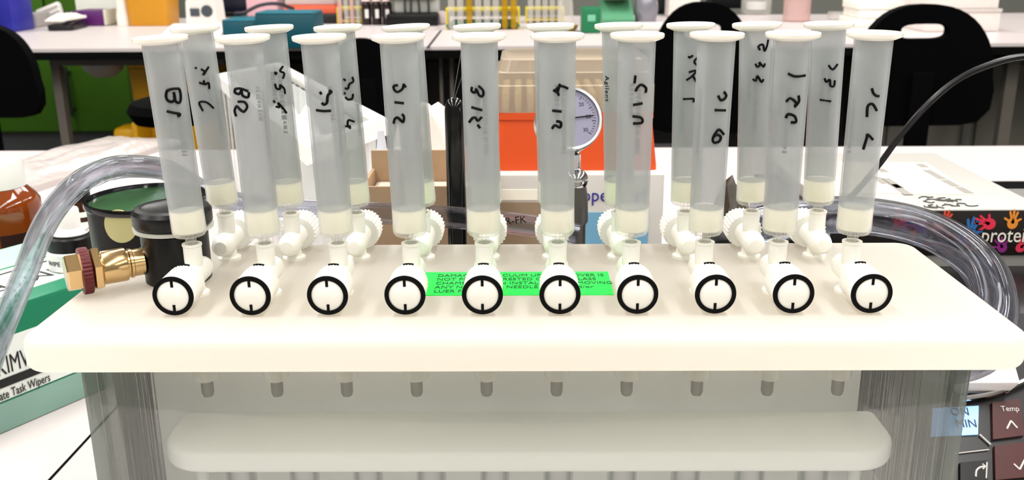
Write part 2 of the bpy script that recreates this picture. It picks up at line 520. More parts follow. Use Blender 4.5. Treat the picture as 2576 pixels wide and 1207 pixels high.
# ------------------------------------------------------------------ stopcock valves and cartridges
def valve_parts():
    d = {}
    m = MB()
    Y = lambda a: Matrix.Translation((0, 0, 0.0088)) @ Matrix.Rotation(PI/2, 4, 'X')   # z axis -> -y
    m.lathe([(0.0052, 0.0), (0.0052, 0.0012), (0.0036, 0.002), (0.0034, 0.0055)], 24)
    m.lathe([(0.0001, -0.0125), (0.0028, -0.0122), (0.0043, -0.0108), (0.0049, -0.008), (0.0049, 0.0098), (0.0049, 0.0105), (0.0001, 0.0105)], 28, Y(0))
    m.lathe([(0.0035, 0.0125), (0.0037, 0.0150), (0.0037, 0.0210), (0.0040, 0.0212), (0.0040, 0.0220), (0.0026, 0.0220), (0.0023, 0.0135)], 28)
    d['body'] = m.mesh('body', VALVE)
    m = MB()
    ns = 72; loops = []
    def kn(z, r, amp):
        L = []
        for i in range(ns):
            rr = r - (amp if i % 2 else 0)
            L.append((rr*math.cos(2*PI*i/ns), rr*math.sin(2*PI*i/ns), z))
        return L
    m.loft([kn(0.0100, 0.0060, 0), kn(0.0105, 0.0072, 0.0), kn(0.0112, 0.0077, .00035), kn(0.0225, 0.0077, .00035), kn(0.0232, 0.0076, 0), kn(0.0262, 0.0076, 0), kn(0.0266, 0.0072, 0)], M=Y(0))
    d['knob'] = m.mesh('knob', KNOB, 50)
    ns = 56
    m = MB()
    m.loft([kn(0.0100, 0.0060, 0), kn(0.0105, 0.0076, 0.0), kn(0.0112, 0.0083, .0009), kn(0.0240, 0.0083, .0009), kn(0.0252, 0.0076, .0003), kn(0.0258, 0.0066, 0)], M=Y(0))
    d['back_knob'] = m.mesh('knob', sheer('translucent_knob_plastic', (246, 246, 240), 0.26, rough=0.3, edge=0.2), 20)
    m = MB()
    m.loft([[(r*math.cos(2*PI*i/48), r*math.sin(2*PI*i/48), z) for i in range(48)] for r, z in ((0.0062, 0.0264), (0.0062, 0.0269), (0.0079, 0.0268), (0.0080, 0.0262), (0.0076, 0.0255), (0.0070, 0.0255))], M=Y(0), closed=True)
    d['ring_mark'] = m.mesh('ring_mark', INK)
    m = MB()
    for s in (1, -1):
        m.box((0, s*0.0051, 0.02665), (0.0011, 0.0030, 0.0004), 0.0001, Y(0))
    d['pointer_mark'] = m.mesh('pointer_mark', INK)
    m = MB()
    m.loft([[(r*math.sin(t), y, 0.0088 + r*math.cos(t)) for r, y in ((0.0074, -0.0102), (0.0076, -0.0100), (0.0081, -0.0112), (0.0081, -0.0118), (0.0075, -0.0118))] for t in [(-0.27 + 0.54*k/6) for k in range(7)]])
    d['position_mark'] = m.mesh('position_mark', INK)
    return d
VP_ = valve_parts()
def cart_parts():
    d = {}
    m = MB()
    # outer and inner skin of the barrel, tip below
    m.lathe([(0.0068, 0.0200), (0.0072, 0.0865), (0.0062, 0.0865), (0.00597, 0.0200)], 40, closed=True)
    d['barrel'] = m.mesh('barrel', BARREL)
    m = MB()
    m.lathe([(0.0021, 0.0), (0.0022, 0.0082), (0.0060, 0.0088), (0.0068, 0.0100), (0.0069, 0.0115), (0.0068, 0.0200),
             (0.00665, 0.0200), (0.00660, 0.0105), (0.0012, 0.0092), (0.0011, 0.0)], 40, closed=True)
    d['barrel_foot'] = m.mesh('barrel_foot', FOOT)
    m = MB()
    m.lathe([(0.0073, 0.0858), (0.0082, 0.0861), (0.0101, 0.0869), (0.0104, 0.0874), (0.0104, 0.0884), (0.0101, 0.0887), (0.0072, 0.0887), (0.0063, 0.0879), (0.0063, 0.0858)], 48, closed=True)
    d['flange'] = m.mesh('flange', FLANGE)
    m = MB()
    m.lathe([(0.0059, 0.0106), (0.0063, 0.0112), (0.0063, 0.0186), (0.0061, 0.0193), (0.0040, 0.0195)], 36)
    d['sorbent_bed'] = m.mesh('sorbent_bed', FRIT)
    return d
CP_ = cart_parts()
def link_copy(name, me, parent):
    o = bpy.data.objects.new(name, me); COL.objects.link(o); o.parent = parent
    return o

KA, OA = 1868/650, (0, 0)
OB, OC = (600, 0), (1200, 0)
KD, OD = 2230/776, (1800, 0)
ink = {}
def I(key, org, k, *strokes):
    ink[key] = [[(org[0] + x/k, org[1] + y/k) for x, y in s] for s in strokes]
I('f0', OA, KA, [(1208,655),(1245,642),(1296,640)], [(1210,650),(1200,690),(1212,725),(1245,735),(1264,710),(1255,665)], [(1258,690),(1272,735),(1300,738),(1306,690),(1296,642)], [(1205,803),(1255,815),(1302,824),(1284,842)])
I('b0', OA, KA, [(1412,485),(1420,497)], [(1452,498),(1482,520),(1465,542),(1500,495),(1508,482)], [(1440,595),(1470,606),(1472,580),(1482,610),(1508,598),(1513,642)], [(1468,802),(1440,742),(1492,738),(1545,782)])
I('f1', OA, KA, [(1702,642),(1740,640),(1796,660)], [(1702,642),(1698,668),(1730,678),(1746,650)], [(1746,655),(1756,692),(1794,702),(1799,665)], [(1708,840),(1697,800),(1712,768),(1740,795),(1765,806),(1787,772),(1768,738),(1720,735)])
I('b1', OB, KA, [(258,522),(276,528),(262,540)], [(322,478),(300,512),(330,530),(320,568)], [(264,605),(276,640),(302,640),(300,615),(330,640),(337,678)], [(252,725),(262,742)], [(268,768),(296,775),(285,742),(330,792),(347,818)])
I('f2', OB, KA, [(588,663),(600,682)], [(652,655),(672,662),(645,690),(640,740),(618,756),(602,742)], [(562,795),(610,802),(668,800)])
I('b2', OB, KA, [(822,556),(830,588),(800,608),(792,640),(768,636)], [(758,570),(776,582)], [(828,678),(822,712),(790,718),(772,700)], [(764,668),(772,680)], [(742,912),(812,912)], [(838,880),(795,868),(790,908),(812,928)])
I('f3', OB, KA, [(1120,620),(1152,615)], [(1195,605),(1185,642),(1150,664),(1126,648),(1120,620)], [(1192,608),(1210,630)], [(1128,738),(1196,746)], [(1122,892),(1128,862),(1150,850),(1175,872),(1192,880),(1196,842),(1180,825)])
I('f4', OB, KA, [(1688,628),(1684,655),(1702,668),(1722,655),(1712,640)], [(1722,650),(1742,690),(1766,692),(1768,655),(1735,620)], [(1684,774),(1762,796)], [(1668,884),(1690,855),(1712,850),(1730,872),(1760,845)], [(1728,900),(1746,926)])
I('f5', OC, KA, [(550,650),(580,668),(592,690)], [(558,658),(605,622),(657,640)], [(600,605),(584,662)], [(543,798),(612,806)], [(543,930),(562,905),(600,922),(606,885),(572,875)])
I('f6', OC, KA, [(1145,545),(1138,602)], [(1146,660),(1160,632),(1188,612),(1221,636),(1218,670)], [(1128,758),(1197,746)], [(1124,840),(1186,850),(1192,886),(1128,892)])
I('b7', OC, KA, [(1530,405),(1536,416),(1562,400)], [(1592,418),(1570,446),(1592,472)], [(1512,580),(1560,546),(1582,510),(1530,522)], [(1560,548),(1586,592)], [(1488,716),(1566,714),(1562,738)])
I('f7', OC, KA, [(1743,690),(1760,722),(1786,716),(1802,690),(1785,663)], [(1718,795),(1797,797)], [(1784,972),(1750,936),(1720,968),(1704,1005),(1714,1030),(1750,1022),(1762,990),(1735,973),(1708,992)])
I('b8', OD, KD, [(322,362),(310,335),(342,322),(354,368),(372,330),(380,285)], [(288,460),(302,482),(320,470),(316,448),(346,482),(357,458)], [(268,570),(292,582),(302,548),(332,592),(347,572)])
I('f8', OD, KD, [(523,530),(575,552),(648,545)], [(510,735),(540,710),(582,742),(570,772),(602,735),(600,690)], [(508,852),(525,825),(572,840),(582,882),(545,884)])
I('b9', OD, KD, [(818,470),(832,492),(852,500),(882,463)], [(788,565),(800,592),(826,575),(830,618),(856,622),(862,580)], [(753,720),(836,732)])
I('f9', OD, KD, [(1130,638),(1140,672),(1162,692),(1182,694)], [(1100,842),(1092,765),(1128,752),(1142,748)], [(1142,748),(1150,795),(1110,840)], [(1070,1082),(1086,990),(1112,975),(1134,1002),(1075,1078)])
ink['f9'] = [[(1800+x/KD, y/KD) for x, y in s] for s in ([(1130,638),(1140,672),(1162,692),(1182,694)], [(1095,845),(1100,768),(1135,752),(1166,800)], [(1068,1080),(1092,1000),(1100,972),(1138,1010)])]

tops_f = [(403, 97), (610, 94), (803, 95), (1002, 103), (1205, 93), (1402, 90), (1603, 88), (1804, 85), (1996, 75), (2201, 72)]
bots_f = [(459, 560), (646, 556), (833, 556), (1020, 560), (1205, 552), (1393, 550), (1582, 550), (1769, 548), (1957, 542), (2150, 540)]
tops_b = [(490, 66), (677, 71), (850, 73), (1021, 68), (1199, 58), (1384, 56), (1556, 54), (1738, 50), (1904, 50), (2086, 47)]
bots_b = [(541, 480), (712, 486), (884, 484), (1042, 484), (1205, 478), (1370, 476), (1541, 472), (1710, 468), (1882, 468), (2052, 466)]
marks_f = ['B1', 'B2', 'S1', 'S12', 'S13', 'S14', 'S15', 'S16', 'S21', 'S77']
marks_b = ['SS7', 'SS5 5', 'SS4', None, None, None, None, 'S41', 'S32', 'S31']
lab_b = {3: 'unmarked frosted cartridge tube in the back row, behind the one marked S12',
         4: 'unmarked frosted cartridge tube in the back row, behind the one marked S13',
         5: 'frosted cartridge tube with small grey print in the back row, behind the one marked S14',
         6: 'frosted cartridge tube with a printed word down its side, back row, behind S15'}
def cyl_hit(px, py, Mi, r):
    o = Mi @ CAM
    d = (Mi.to_3x3() @ ray(px, py))
    A = d.x**2 + d.y**2; B = 2*(o.x*d.x + o.y*d.y); C = o.x**2 + o.y**2 - r*r
    D = B*B - 4*A*C
    t = (-B - math.sqrt(D))/(2*A) if D > 0 else -B/(2*A)
    p = o + d*t
    k = r/max(math.hypot(p.x, p.y), 1e-6)
    return Vector((p.x*k, p.y*k, p.z))
for row in ('f', 'b'):
    yrow = ROWF if row == 'f' else ROWB
    for i in range(10):
        x = XF[i]
        mk = (marks_f if row == 'f' else marks_b)[i]
        where = f'under the cartridge marked {mk}' if mk else f'behind the valve under the cartridge marked {marks_f[i]}'
        v = thing('stopcock_valve', (f'white stopcock valve with black ring on its knob, {where}' if row == 'f' else f'white stopcock valve in the back row {where}'),
                  'valve', (x, yrow, ZP), 0 if row == 'f' else PI, 'stopcock valves of the front row' if row == 'f' else 'stopcock valves of the back row')
        for nm in (('body', 'knob', 'ring_mark', 'pointer_mark', 'position_mark') if row == 'f' else ('body', 'knob')):
            link_copy(nm, VP_['back_knob' if nm == 'knob' and row == 'b' else nm], v)
        # cartridge, leaning the way the photo shows
        base = Vector((x, yrow, ZP + 0.0168))
        tpx = (tops_f if row == 'f' else tops_b)[i]
        top = ony(tpx[0], tpx[1], yrow)
        ax = (top - base); ax.y = 0
        ax.normalize()
        Mt = Matrix.Translation(base) @ Vector((0, 0, 1)).rotation_difference(ax).to_matrix().to_4x4()
        lab = (f'frosted cartridge tube marked {mk} by hand, ' + ('front row' if row == 'f' else 'back row')) if mk else lab_b[i]
        c = thing('cartridge', lab, 'cartridge tube', base, 0, 'cartridges of the front row' if row == 'f' else 'cartridges of the back row')
        c.rotation_mode = 'QUATERNION'
        c.rotation_quaternion = Vector((0, 0, 1)).rotation_difference(ax)
        for nm in ('barrel', 'barrel_foot', 'flange', 'sorbent_bed'):
            link_copy(nm, CP_[nm], c)
        Mi = Mt.inverted()
        key = row + str(i)
        if key in ink:
            m = MB()
            for s in ink[key]:
                pts = [cyl_hit(px, py, Mi, 0.00712) for px, py in s]
                if len(pts) > 2: pts = spline(pts, 4)
                m.tube(pts, 0.00055 if row == 'f' else 0.00050, 6)
            m.build('handwriting', INK, c, label=f'black handwritten {mk}')
        # faint print that runs down the far side of the barrel
        rnd = random.Random(i*7 + (3 if row == 'b' else 0))
        m = MB()
        a0 = [0.1, 0.9, 0.75, -1.2, 0.25, 0.5, 0.35, -0.8, 0.25, -0.6][i] if row == 'f' else [0.5, 0.1, 0.9, 0, 0, -1.25, 9, -0.3, 0.3, 0.6][i]
        if a0 < 5:
            for col, (z0, z1) in ((0, (0.040, 0.066)), (1, (0.055, 0.068))):
                z = z1
                while z > z0:
                    h = rnd.uniform(0.0008, 0.0017)
                    ang = PI/2 - a0 + col*0.5      # far side of the barrel
                    w = rnd.uniform(0.0014, 0.0023)
                    Mr = Matrix.Rotation(ang, 4, 'Z') @ Matrix.Translation((0.00588, 0, z))
                    m.box((0, 0, 0), (0.0001, w, h*0.8), 0, Mr)
                    z -= h*1.15
            m.build('volume_print', FAINT, c)
        if key == 'b6':
            m = MB()
            ang = math.radians(-142)
            def bend(p, ang=ang): 
                a = ang + p.y/0.0072
                rr = 0.00722 + p.z
                return Vector((rr*math.cos(a), rr*math.sin(a), -p.x))
            m.text('Agilent', 0.0034, Matrix.Translation((0, 0, 0.0617)), 0.00005, 'CENTER', bend=bend, space=1.15)
            m.build('printed_word', INK, c, label='small black printed word')

# ------------------------------------------------------------------ bleed valve on the lid
bx, by = onz(432, 722, ZP).x, 0.3935
bv = thing('bleed_valve', 'black bleed valve with brass screw fitting and red ring on the lid corner', 'valve', (bx, by, ZP))
m = MB(); m.lathe([(0.0128, 0), (0.0138, 0.001), (0.0140, 0.0222), (0.0128, 0.0230), (0.0100, 0.0232)], 40)
m.build('valve_body', BLACK, bv)
m = MB(); m.lathe([(0.0125, 0.0250), (0.0158, 0.0254), (0.0164, 0.0264), (0.0164, 0.0312), (0.0152, 0.0328), (0.0128, 0.0333), (0.0118, 0.0327)], 40)
m.build('valve_cap', BLACK, bv)
m = MB(); m.lathe([(0.0150, 0.0233), (0.0164, 0.0234), (0.0166, 0.0248), (0.0150, 0.0249)], 40)
m.build('clear_band', sheer('clear_band', (225, 225, 215), 0.35, rough=0.2), bv)
q1 = ony(336, 668, 0.385) - Vector((bx, by, ZP)); q0 = ony(168, 690, 0.371) - Vector((bx, by, ZP))
q0.z = q1.z = 0.0105
L = (q1 - q0).length
Ma = along(q1, q0)
m = MB(); m.lathe([(0.0058, -0.004), (0.0058, 0.0002), (0.0063, 0.0005), (0.0063, 0.0016), (0.0058, 0.0020), (0.0058, 0.0026)], 28, Ma)
m.build('brass_neck', BRASS, bv)
m = MB(); m.lathe([(0.0060, 0.0026), (0.0069, 0.0029), (0.0071, 0.0034), (0.0071, 0.0122), (0.0068, 0.0128), (0.0060, 0.0128)], 36, Ma)
m.build('brass_barrel', BRASS, bv)
def hexn(r, z0, z1, ch):
    def h(rr, z): return [(rr*math.cos(PI/3*k + 0.35), rr*math.sin(PI/3*k + 0.35), z) for k in range(6)]
    return [h(r-ch, z0), h(r, z0+ch*0.6), h(r, z1-ch*0.6), h(r-ch, z1)]
m = MB(); m.loft(hexn(0.0096, 0.0130, 0.0166, 0.0008), M=Ma); m.build('brass_locknut', BRASS, bv, 20)
m = MB()
ns = 80
kr = []
for z, r, a_ in ((0.0169, 0.0080, 0), (0.0172, 0.0096, .0), (0.0177, 0.0098, .0005), (0.0203, 0.0098, .0005), (0.0208, 0.0096, 0), (0.0212, 0.0080, 0)):
    kr.append([((r - (a_ if i % 2 else 0))*math.cos(2*PI*i/ns), (r - (a_ if i % 2 else 0))*math.sin(2*PI*i/ns), z) for i in range(ns)])
m.loft(kr, M=Ma); m.build('red_ring', RED, bv, label='red knurled ring')
m = MB(); m.lathe([(0.0036, 0.0210), (0.0036, L - 0.006)], 24, Ma); m.build('brass_stem', BRASS, bv)
m = MB(); m.loft(hexn(0.0082, L - 0.0072, L + 0.0005, 0.0009), M=Ma); m.build('brass_nut', BRASS, bv, 20)
# ------------------------------------------------------------------ things on the near bench
# tissue box at the left, seen past the lid corner
A0, B0 = onz(0, 1092, ZB), onz(175, 1016, ZB)
u = (B0 - A0).normalized()
n_ = Vector((u.y, -u.x, 0))                     # outward normal of the printed side
KH, KL, KD_ = 0.079, 0.215, 0.118
kang = math.atan2(u.y, u.x)
kb = thing('tissue_box', 'green and white tissue wipes box lying left of the clear tank', 'box', A0 - u*0.062, kang)
# local frame: x along the printed side, y into the box, z up
m = MB(); m.box((KL/2, KD_/2, KH/2), (KL, KD_, KH), 0.003)
TEAL_G = P('box_green', (18, 118, 84), 0.4, var=0.12, scale=14)
m.build('carton', TEAL_G, kb)
m = MB(); m.box((KL/2, -0.0002, KH*0.51), (KL - 0.004, 0.0006, KH*0.50)); m.build('front_panel', P('box_white', (226, 232, 226), 0.45), kb, label='white printed band on the box side')
m = MB(); m.box((KL/2, -0.0003, KH*0.125), (KL - 0.004, 0.0007, KH*0.235)); m.build('lower_panel', P('box_grey_green', (132, 168, 154), 0.45, var=0.15, scale=8), kb)
m = MB(); m.box((KL/2, KD_*0.36, KH + 0.0002), (KL - 0.006, KD_*0.42, 0.0006)); m.build('top_panel', P('box_white'  , (226, 232, 226), 0.45), kb)
m = MB(); m.box((KL/2, KD_*0.78, KH + 0.0002), (KL - 0.006, KD_*0.36, 0.0006)); m.build('tear_panel', P('box_pale_green', (158, 205, 176), 0.45, var=0.1, scale=14), kb)
FX = Matrix.Rotation(PI/2, 4, 'X')              # text plane to the printed side
m = MB()
m.text('KIMWIPES', 0.0170, Matrix.Translation((0.0665, -0.0008, KH*0.535)) @ FX, 0.0001, 'LEFT', font_scale=(0.55, 1.0))
m.text('Kimwipes', 0.0095, Matrix.Translation((0.0475, -0.0008, KH*0.70)) @ FX, 0.0001, 'LEFT', font_scale=(0.75, 1.0))
m.text('Delicate Task Wipers', 0.0082, Matrix.Translation((0.0545, -0.0010, KH*0.305)) @ FX, 0.0001, 'LEFT', font_scale=(0.62, 1.0))
m.box((0.056, -0.0008, KH*0.405), (0.100, 0.0004, KH*0.07))
m.text('KIMTECH', 0.022, Matrix.Translation((0.105, KD_*0.30, KH + 0.0007)) @ Matrix.Rotation(PI, 4, 'Z'), 0.0001, 'CENTER')
m.text('KIMTECH', 0.022, Matrix.Translation((0.105, KD_*0.30, KH + 0.0007)), 0.0001) if False else None
m.box((KL*0.5, KD_*0.50, KH + 0.0007), (KL*0.9, 0.0022, 0.0003))
m.build('box_print', P('print_black', (14, 16, 15), 0.5), kb)

# small dropper bottle standing on the tissue box
zk = ZB + KH + 0.0006
c = onz(166, 686, zk); c.y += 0.014
db = thing('dropper_bottle', 'small white labelled bottle with white spout cap on the tissue box', 'bottle', c)
s = 1.0
m = MB(); m.lathe([(0.0150, 0), (0.0168, 0.001), (0.0170, 0.0125), (0.0160, 0.0135), (0.0145, 0.0138)], 36); m.build('bottle_body', P('bottle_white', (222, 222, 220), 0.4), db)
m = MB(); m.lathe([(0.0150, 0.0130), (0.0158, 0.0134), (0.0158, 0.0222), (0.0150, 0.0232), (0.004, 0.0234)], 36); m.build('collar', BLACK, db)
m = MB(); m.lathe([(0.0090, 0.0234), (0.0118, 0.0238), (0.0120, 0.0246), (0.0090, 0.0268), (0.0074, 0.0280), (0.0072, 0.0400), (0.0066, 0.0412), (0.0040, 0.0415)], 36); m.build('spout_cap', P('cap_white', (226, 223, 219), 0.35), db)
m = MB(); m.tube(spline([(0.009, 0, 0.0255), (0.016, 0.002, 0.0300), (0.024, 0.006, 0.0345), (0.032, 0.012, 0.0350)], 5), 0.0013, 8); m.build('tether', P('cap_white', (226, 223, 219)), db)
def bend_c(r, a0):
    def f(p):
        a = a0 + p.x/r
        return Vector(((r + p.z)*math.cos(a), (r + p.z)*math.sin(a), p.y))
    return f
m = MB(); m.text('WIPE ONLY', 0.0046, Matrix.Translation((0, 0, 0.0066)), 0.00008, 'CENTER', bend=bend_c(0.0171, -PI/2)); m.build('label_text', P('print_black', (14, 16, 15)), db)

# little white caps and scraps behind the dropper bottle
cc = ony(206, 560, 0.725)
pb = thing('brown_bottle', 'dark brown bottle with striped white label behind the dropper bottle', 'bottle', (cc.x, 0.725, ZB))
hb2 = ony(206, 502, 0.725).z - ZB; rb2 = 34*0.74/FPX
m = MB(); m.lathe([(rb2*0.9, 0), (rb2, 0.002), (rb2, hb2 - 0.008), (rb2*0.8, hb2)], 32); m.build('bottle_body', P('amber_dark', (52, 22, 10), 0.15), pb)
m = MB(); m.lathe([(rb2*0.5, hb2), (rb2*0.86, hb2 + 0.0005), (rb2*0.86, hb2 + 0.012), (rb2*0.6, hb2 + 0.013)], 28); m.build('screw_cap', BLACK, pb)
m = MB()
for zz_ in (hb2 - 0.012, hb2 - 0.020):
    m.loft([[((rb2+d)*math.cos(t), (rb2+d)*math.sin(t), z) for z, d in ((zz_, .0), (zz_, .0006), (zz_ + .004, .0006), (zz_ + .004, .0))] for t in [-2.4 + 2.0*q_/12 for q_ in range(13)]])
m.build('label_stripes', P('cap_white', (226, 223, 219)), pb)

# big amber bottle
c = ony(14, 560, 0.735); R = 92*0.745/FPX
ab = thing('amber_bottle', 'large amber glass bottle with white screw cap behind the tissue box', 'bottle', (c.x, 0.735, ZB))
zt = ony(14, 402, 0.735).z - ZB; zc = ony(14, 468, 0.735).z - ZB; zs = ony(100, 515, 0.735).z - ZB
m = MB(); m.lathe([(R*0.9, 0), (R, 0.003), (R, zs - 0.002), (R*0.985, zs + 0.004), (R*0.86, zc - 0.006), (R*0.66, zc), (R*0.62, zt - 0.003)], 48)
m.build('bottle_body', P('amber_glass', (120, 52, 8), 0.06, var=0.3, scale=12, coat=0.5), ab)
m = MB(); m.lathe([(R*0.60, zc - 0.001), (R*0.68, zc), (R*0.68, zt - 0.003), (R*0.64, zt), (R*0.3, zt + 0.0003)], 48)
m.build('screw_cap', P('cap_white', (226, 223, 219)), ab)
m = MB()
loops = []
for k in range(13):
    a = -PI*0.62 + k*PI*0.62/12 + 0.2
    pass
pan = [(R + 0.0004)]
Lb = [[((R+d)*math.cos(a), (R+d)*math.sin(a), z) for z, d in ((0.02, 0.0001), (0.02, 0.0006), (zs - 0.018, 0.0006), (zs - 0.018, 0.0001))] for a in [(-1.25 + 1.5*k/14) for k in range(15)]]
m.loft(Lb); m.build('bottle_label', P('label_brown', (42, 14, 12), 0.4), ab)

# crumpled clear bag behind the bottle
def crumple(mb, W, D, seed, hgt, nx=26, ny=18, thick=0.0012):
    rnd = random.Random(seed)
    ph = [(rnd.uniform(4, 16), rnd.uniform(-PI, PI), rnd.uniform(0, 6)) for _ in range(9)]
    def zz(x, y):
        v = sum(abs(math.sin(f*(x*math.cos(t) + y*math.sin(t)) + p)) for f, t, p in ph)/9
        e = min(1, 4*(0.5 - abs(x)))*min(1, 4*(0.5 - abs(y)))
        return 0.001 + hgt*v*(0.35 + 0.65*e)
    up = [[(W*(i/nx - 0.5), D*(j/ny - 0.5), zz(i/nx - .5, j/ny - .5)) for i in range(nx+1)] for j in range(ny+1)]
    vs = [p for r in up for p in r] + [(p[0], p[1], 0.0002) for r in up for p in r]
    N = (nx+1)*(ny+1); fs = []
    for j in range(ny):
        for i in range(nx):
            a = j*(nx+1) + i
            fs.append((a, a+1, a+nx+2, a+nx+1)); fs.append((N+a+nx+1, N+a+nx+2, N+a+1, N+a))
    rim = [i for i in range(nx+1)] + [j*(nx+1)+nx for j in range(1, ny+1)] + [ny*(nx+1)+i for i in range(nx-1, -1, -1)] + [j*(nx+1) for j in range(ny-1, 0, -1)]
    for k in range(len(rim)):
        a, b = rim[k], rim[(k+1) % len(rim)]
        fs.append((a, N+a, N+b, b))
    return mb.add(vs, fs)
FILM = sheer('clear_film', (206, 196, 192), 0.40, rough=0.12, edge=0.25, bump=0.6, scale=60)
c = onz(168, 418, ZB)
m = MB(); crumple(m, 0.13, 0.36, 3, 0.026)
o = m.build('plastic_bag', FILM, ang=20); o.location = (c.x, c.y, ZB); o.rotation_euler = (0, 0, -0.25)
tag(o, 'crumpled clear plastic bag on the bench behind the amber bottle', 'plastic bag')

# black canister behind the lid corner
c = ony(366, 490, 0.487)
cn = thing('canister', 'tall black canister with a green reflection coloured onto its glossy lid and round olive sticker', 'canister', (c.x, 0.487, ZB))
zt = ZP + 0.0135 - ZB
m = MB(); m.lathe([(0.025, 0), (0.0268, 0.002), (0.0293, zt - 0.006), (0.0293, zt - 0.003)], 56); m.build('canister_body', P('canister_black', (7, 5, 4), 0.4, spec=0.3), cn)
m = MB(); m.lathe([(0.0292, zt - 0.0038), (0.0305, zt - 0.0032), (0.0310, zt - 0.002), (0.0306, zt), (0.0288, zt), (0.0280, zt - 0.002)], 56); m.build('lid_rim', BLACKG, cn)
m = MB(); m.lathe([(0.0282, zt - 0.004), (0.0282, zt - 0.0018), (0.010, zt - 0.0012)], 56); m.build('lid_disc', P('lid_green_reflection', (44, 80, 46), 0.18, var=0.25, scale=30), cn, label='glossy lid disc coloured with a green reflection')  # green mirrored in the glossy top is put into the disc colour
r_ = 0.0293
ang = math.atan2(CAM.y - 0.487, ony(300, 560, 0.47).x - c.x)
hx = (ony(303, 562, 0.459).x - c.x)
az = -math.acos(max(-1, min(1, hx/r_)))
zc = ony(303, 562, 0.463).z - ZB
m = MB()
disc = []
lo = []
for d, q_ in ((-0.0006, 1), (0.0005, 1), (0.0005, .75), (0.0005, .5), (0.0005, .25), (0.0005, .02)):
    lo.append([((r_+d)*math.cos(az + q_*0.0085*math.cos(t)/r_), (r_+d)*math.sin(az + q_*0.0085*math.cos(t)/r_), zc + q_*0.0085*math.sin(t)) for t in [2*PI*k/32 for k in range(32)]])
m.loft(lo); m.build('round_sticker', P('olive_sticker', (176, 170, 118), 0.6), cn)

# clear hose: up from the left, over the canister, along the back of the lid to the gauge
HOSE = None
def hose_mat():
    m, nt, out = newmat('clear_vinyl')
    b = nt.nodes.new('ShaderNodeBsdfGlass')
    b.inputs['IOR'].default_value = 1.30
    b.inputs['Roughness'].default_value = 0.03
    b.inputs['Color'].default_value = (0.86, 0.87, 0.91, 1)
    t = nt.nodes.new('ShaderNodeBsdfTransparent')
    t.inputs[0].default_value = (0.86, 0.87, 0.90, 1)
    mix = nt.nodes.new('ShaderNodeMixShader')
    mix.inputs[0].default_value = 0.35
    nt.links.new(b.outputs[0], mix.inputs[1]); nt.links.new(t.outputs[0], mix.inputs[2])
    nt.links.new(mix.outputs[0], out.inputs[0])
    return m
HOSE = hose_mat()
hp = [(-75, 1060, .452), (-12, 875, .455), (33, 760, .460), (66, 680, .465), (108, 574, .47), (155, 503, .474), (218, 448, .478), (300, 420, .489), (392, 422, .516), (440, 437, .532), (482, 463, .545), (545, 494, .54), (650, 520, .515), (800, 530, .51), (1000, 538, .51), (1150, 548, .51), (1290, 562, .51), (1400, 578, .51), (1452, 590, .51)]
hw = spline([ony(*p) for p in hp], 7)
ho = thing('clear_hose', 'clear vinyl hose arching over the black canister and along behind the lid', 'hose', hw[0])
m = MB(); m.pipe([p - hw[0] for p in hw], 0.0061, 0.0041, 24); m.build('hose_wall', HOSE, ho)
m = MB()
d = (hw[-20] - hw[-30]); 
pc = ony(1285, 556, 0.5032) - hw[0]
m.text('AIR-FK', 0.0058, Matrix.Translation(pc) @ Matrix.Rotation(-0.10, 4, 'Y') @ FX, 0.0001, 'CENTER'); m.build('printed_word', INK, ho)

# second wide hose round the right end of the lid
hp = [(1880, 575, .505), (2000, 548, .515), (2120, 540, .52), (2240, 552, .515), (2340, 580, .50), (2420, 625, .478), (2475, 680, .458), (2500, 745, .44), (2500, 815, .425), (2470, 880, .41), (2410, 905, .395), (2362, 905, .39)]
hw2 = spline([ony(*p) for p in hp], 7)
h2 = thing('wide_hose', 'wide clear hose bending down round the right end of the lid', 'hose', hw2[0])
m = MB(); m.pipe([p - hw2[0] for p in hw2], 0.0105, 0.0083, 28); m.build('hose_wall', HOSE, h2)

# vacuum gauge
gy = 0.525
gc = ony(1432, 300, gy)
gr = 84*0.525/FPX*1.0
ga = thing('vacuum_gauge', 'round vacuum gauge with chrome ball fitting behind the cartridges', 'gauge', (gc.x, gy, ZB))
Mg = Matrix.Translation((0, 0, gc.z - ZB)) @ Matrix.Rotation(math.radians(90-24), 4, 'X') @ Matrix.Rotation(math.radians(-8), 4, 'Z')
Mg = Matrix.Translation((0, 0, gc.z - ZB)) @ Matrix.Rotation(math.radians(12), 4, 'Z') @ Matrix.Rotation(math.radians(90-26), 4, 'X')
m = MB(); m.lathe([(gr*0.86, -0.014), (gr*0.95, -0.013), (gr*0.96, -0.002), (gr*1.0, 0.0), (gr, 0.002), (gr*0.97, 0.0032), (gr*0.90, 0.0030), (gr*0.885, 0.0012), (gr*0.1, 0.0012)], 56, Mg); m.build('case', P('gauge_case', (190, 190, 192), 0.25, metal=0.9), ga)
m = MB(); m.lathe([(gr*0.885, 0.0012), (gr*0.885, 0.0016), (gr*0.01, 0.0017)], 56, Mg); m.build('dial', P('dial_face', (126, 124, 144), 0.5, var=0.03), ga)
m = MB()
for k in range(41):
    a = math.radians(-40 + 260*k/40)
    l = 0.12 if k % 5 == 0 else 0.07
    Mk = Mg @ Matrix.Rotation(a, 4, 'Z') @ Matrix.Translation((gr*(0.80 - l/2), 0, 0.0018))
    m.box((0, 0, 0), (gr*l, 0.00022 if k % 5 else 0.0004, 0.0001), 0, Mk)
for k, s in enumerate(('0', '5', '10', '15', '20', '25', '30')):
    a = math.radians(220 - 260*k/6)
    m.text(s, 0.0030, Mg @ Matrix.Translation((gr*0.58*math.cos(a), gr*0.58*math.sin(a), 0.0018)), 0.00004)
m.build('dial_print', P('dial_ink', (58, 48, 74), 0.6), ga)
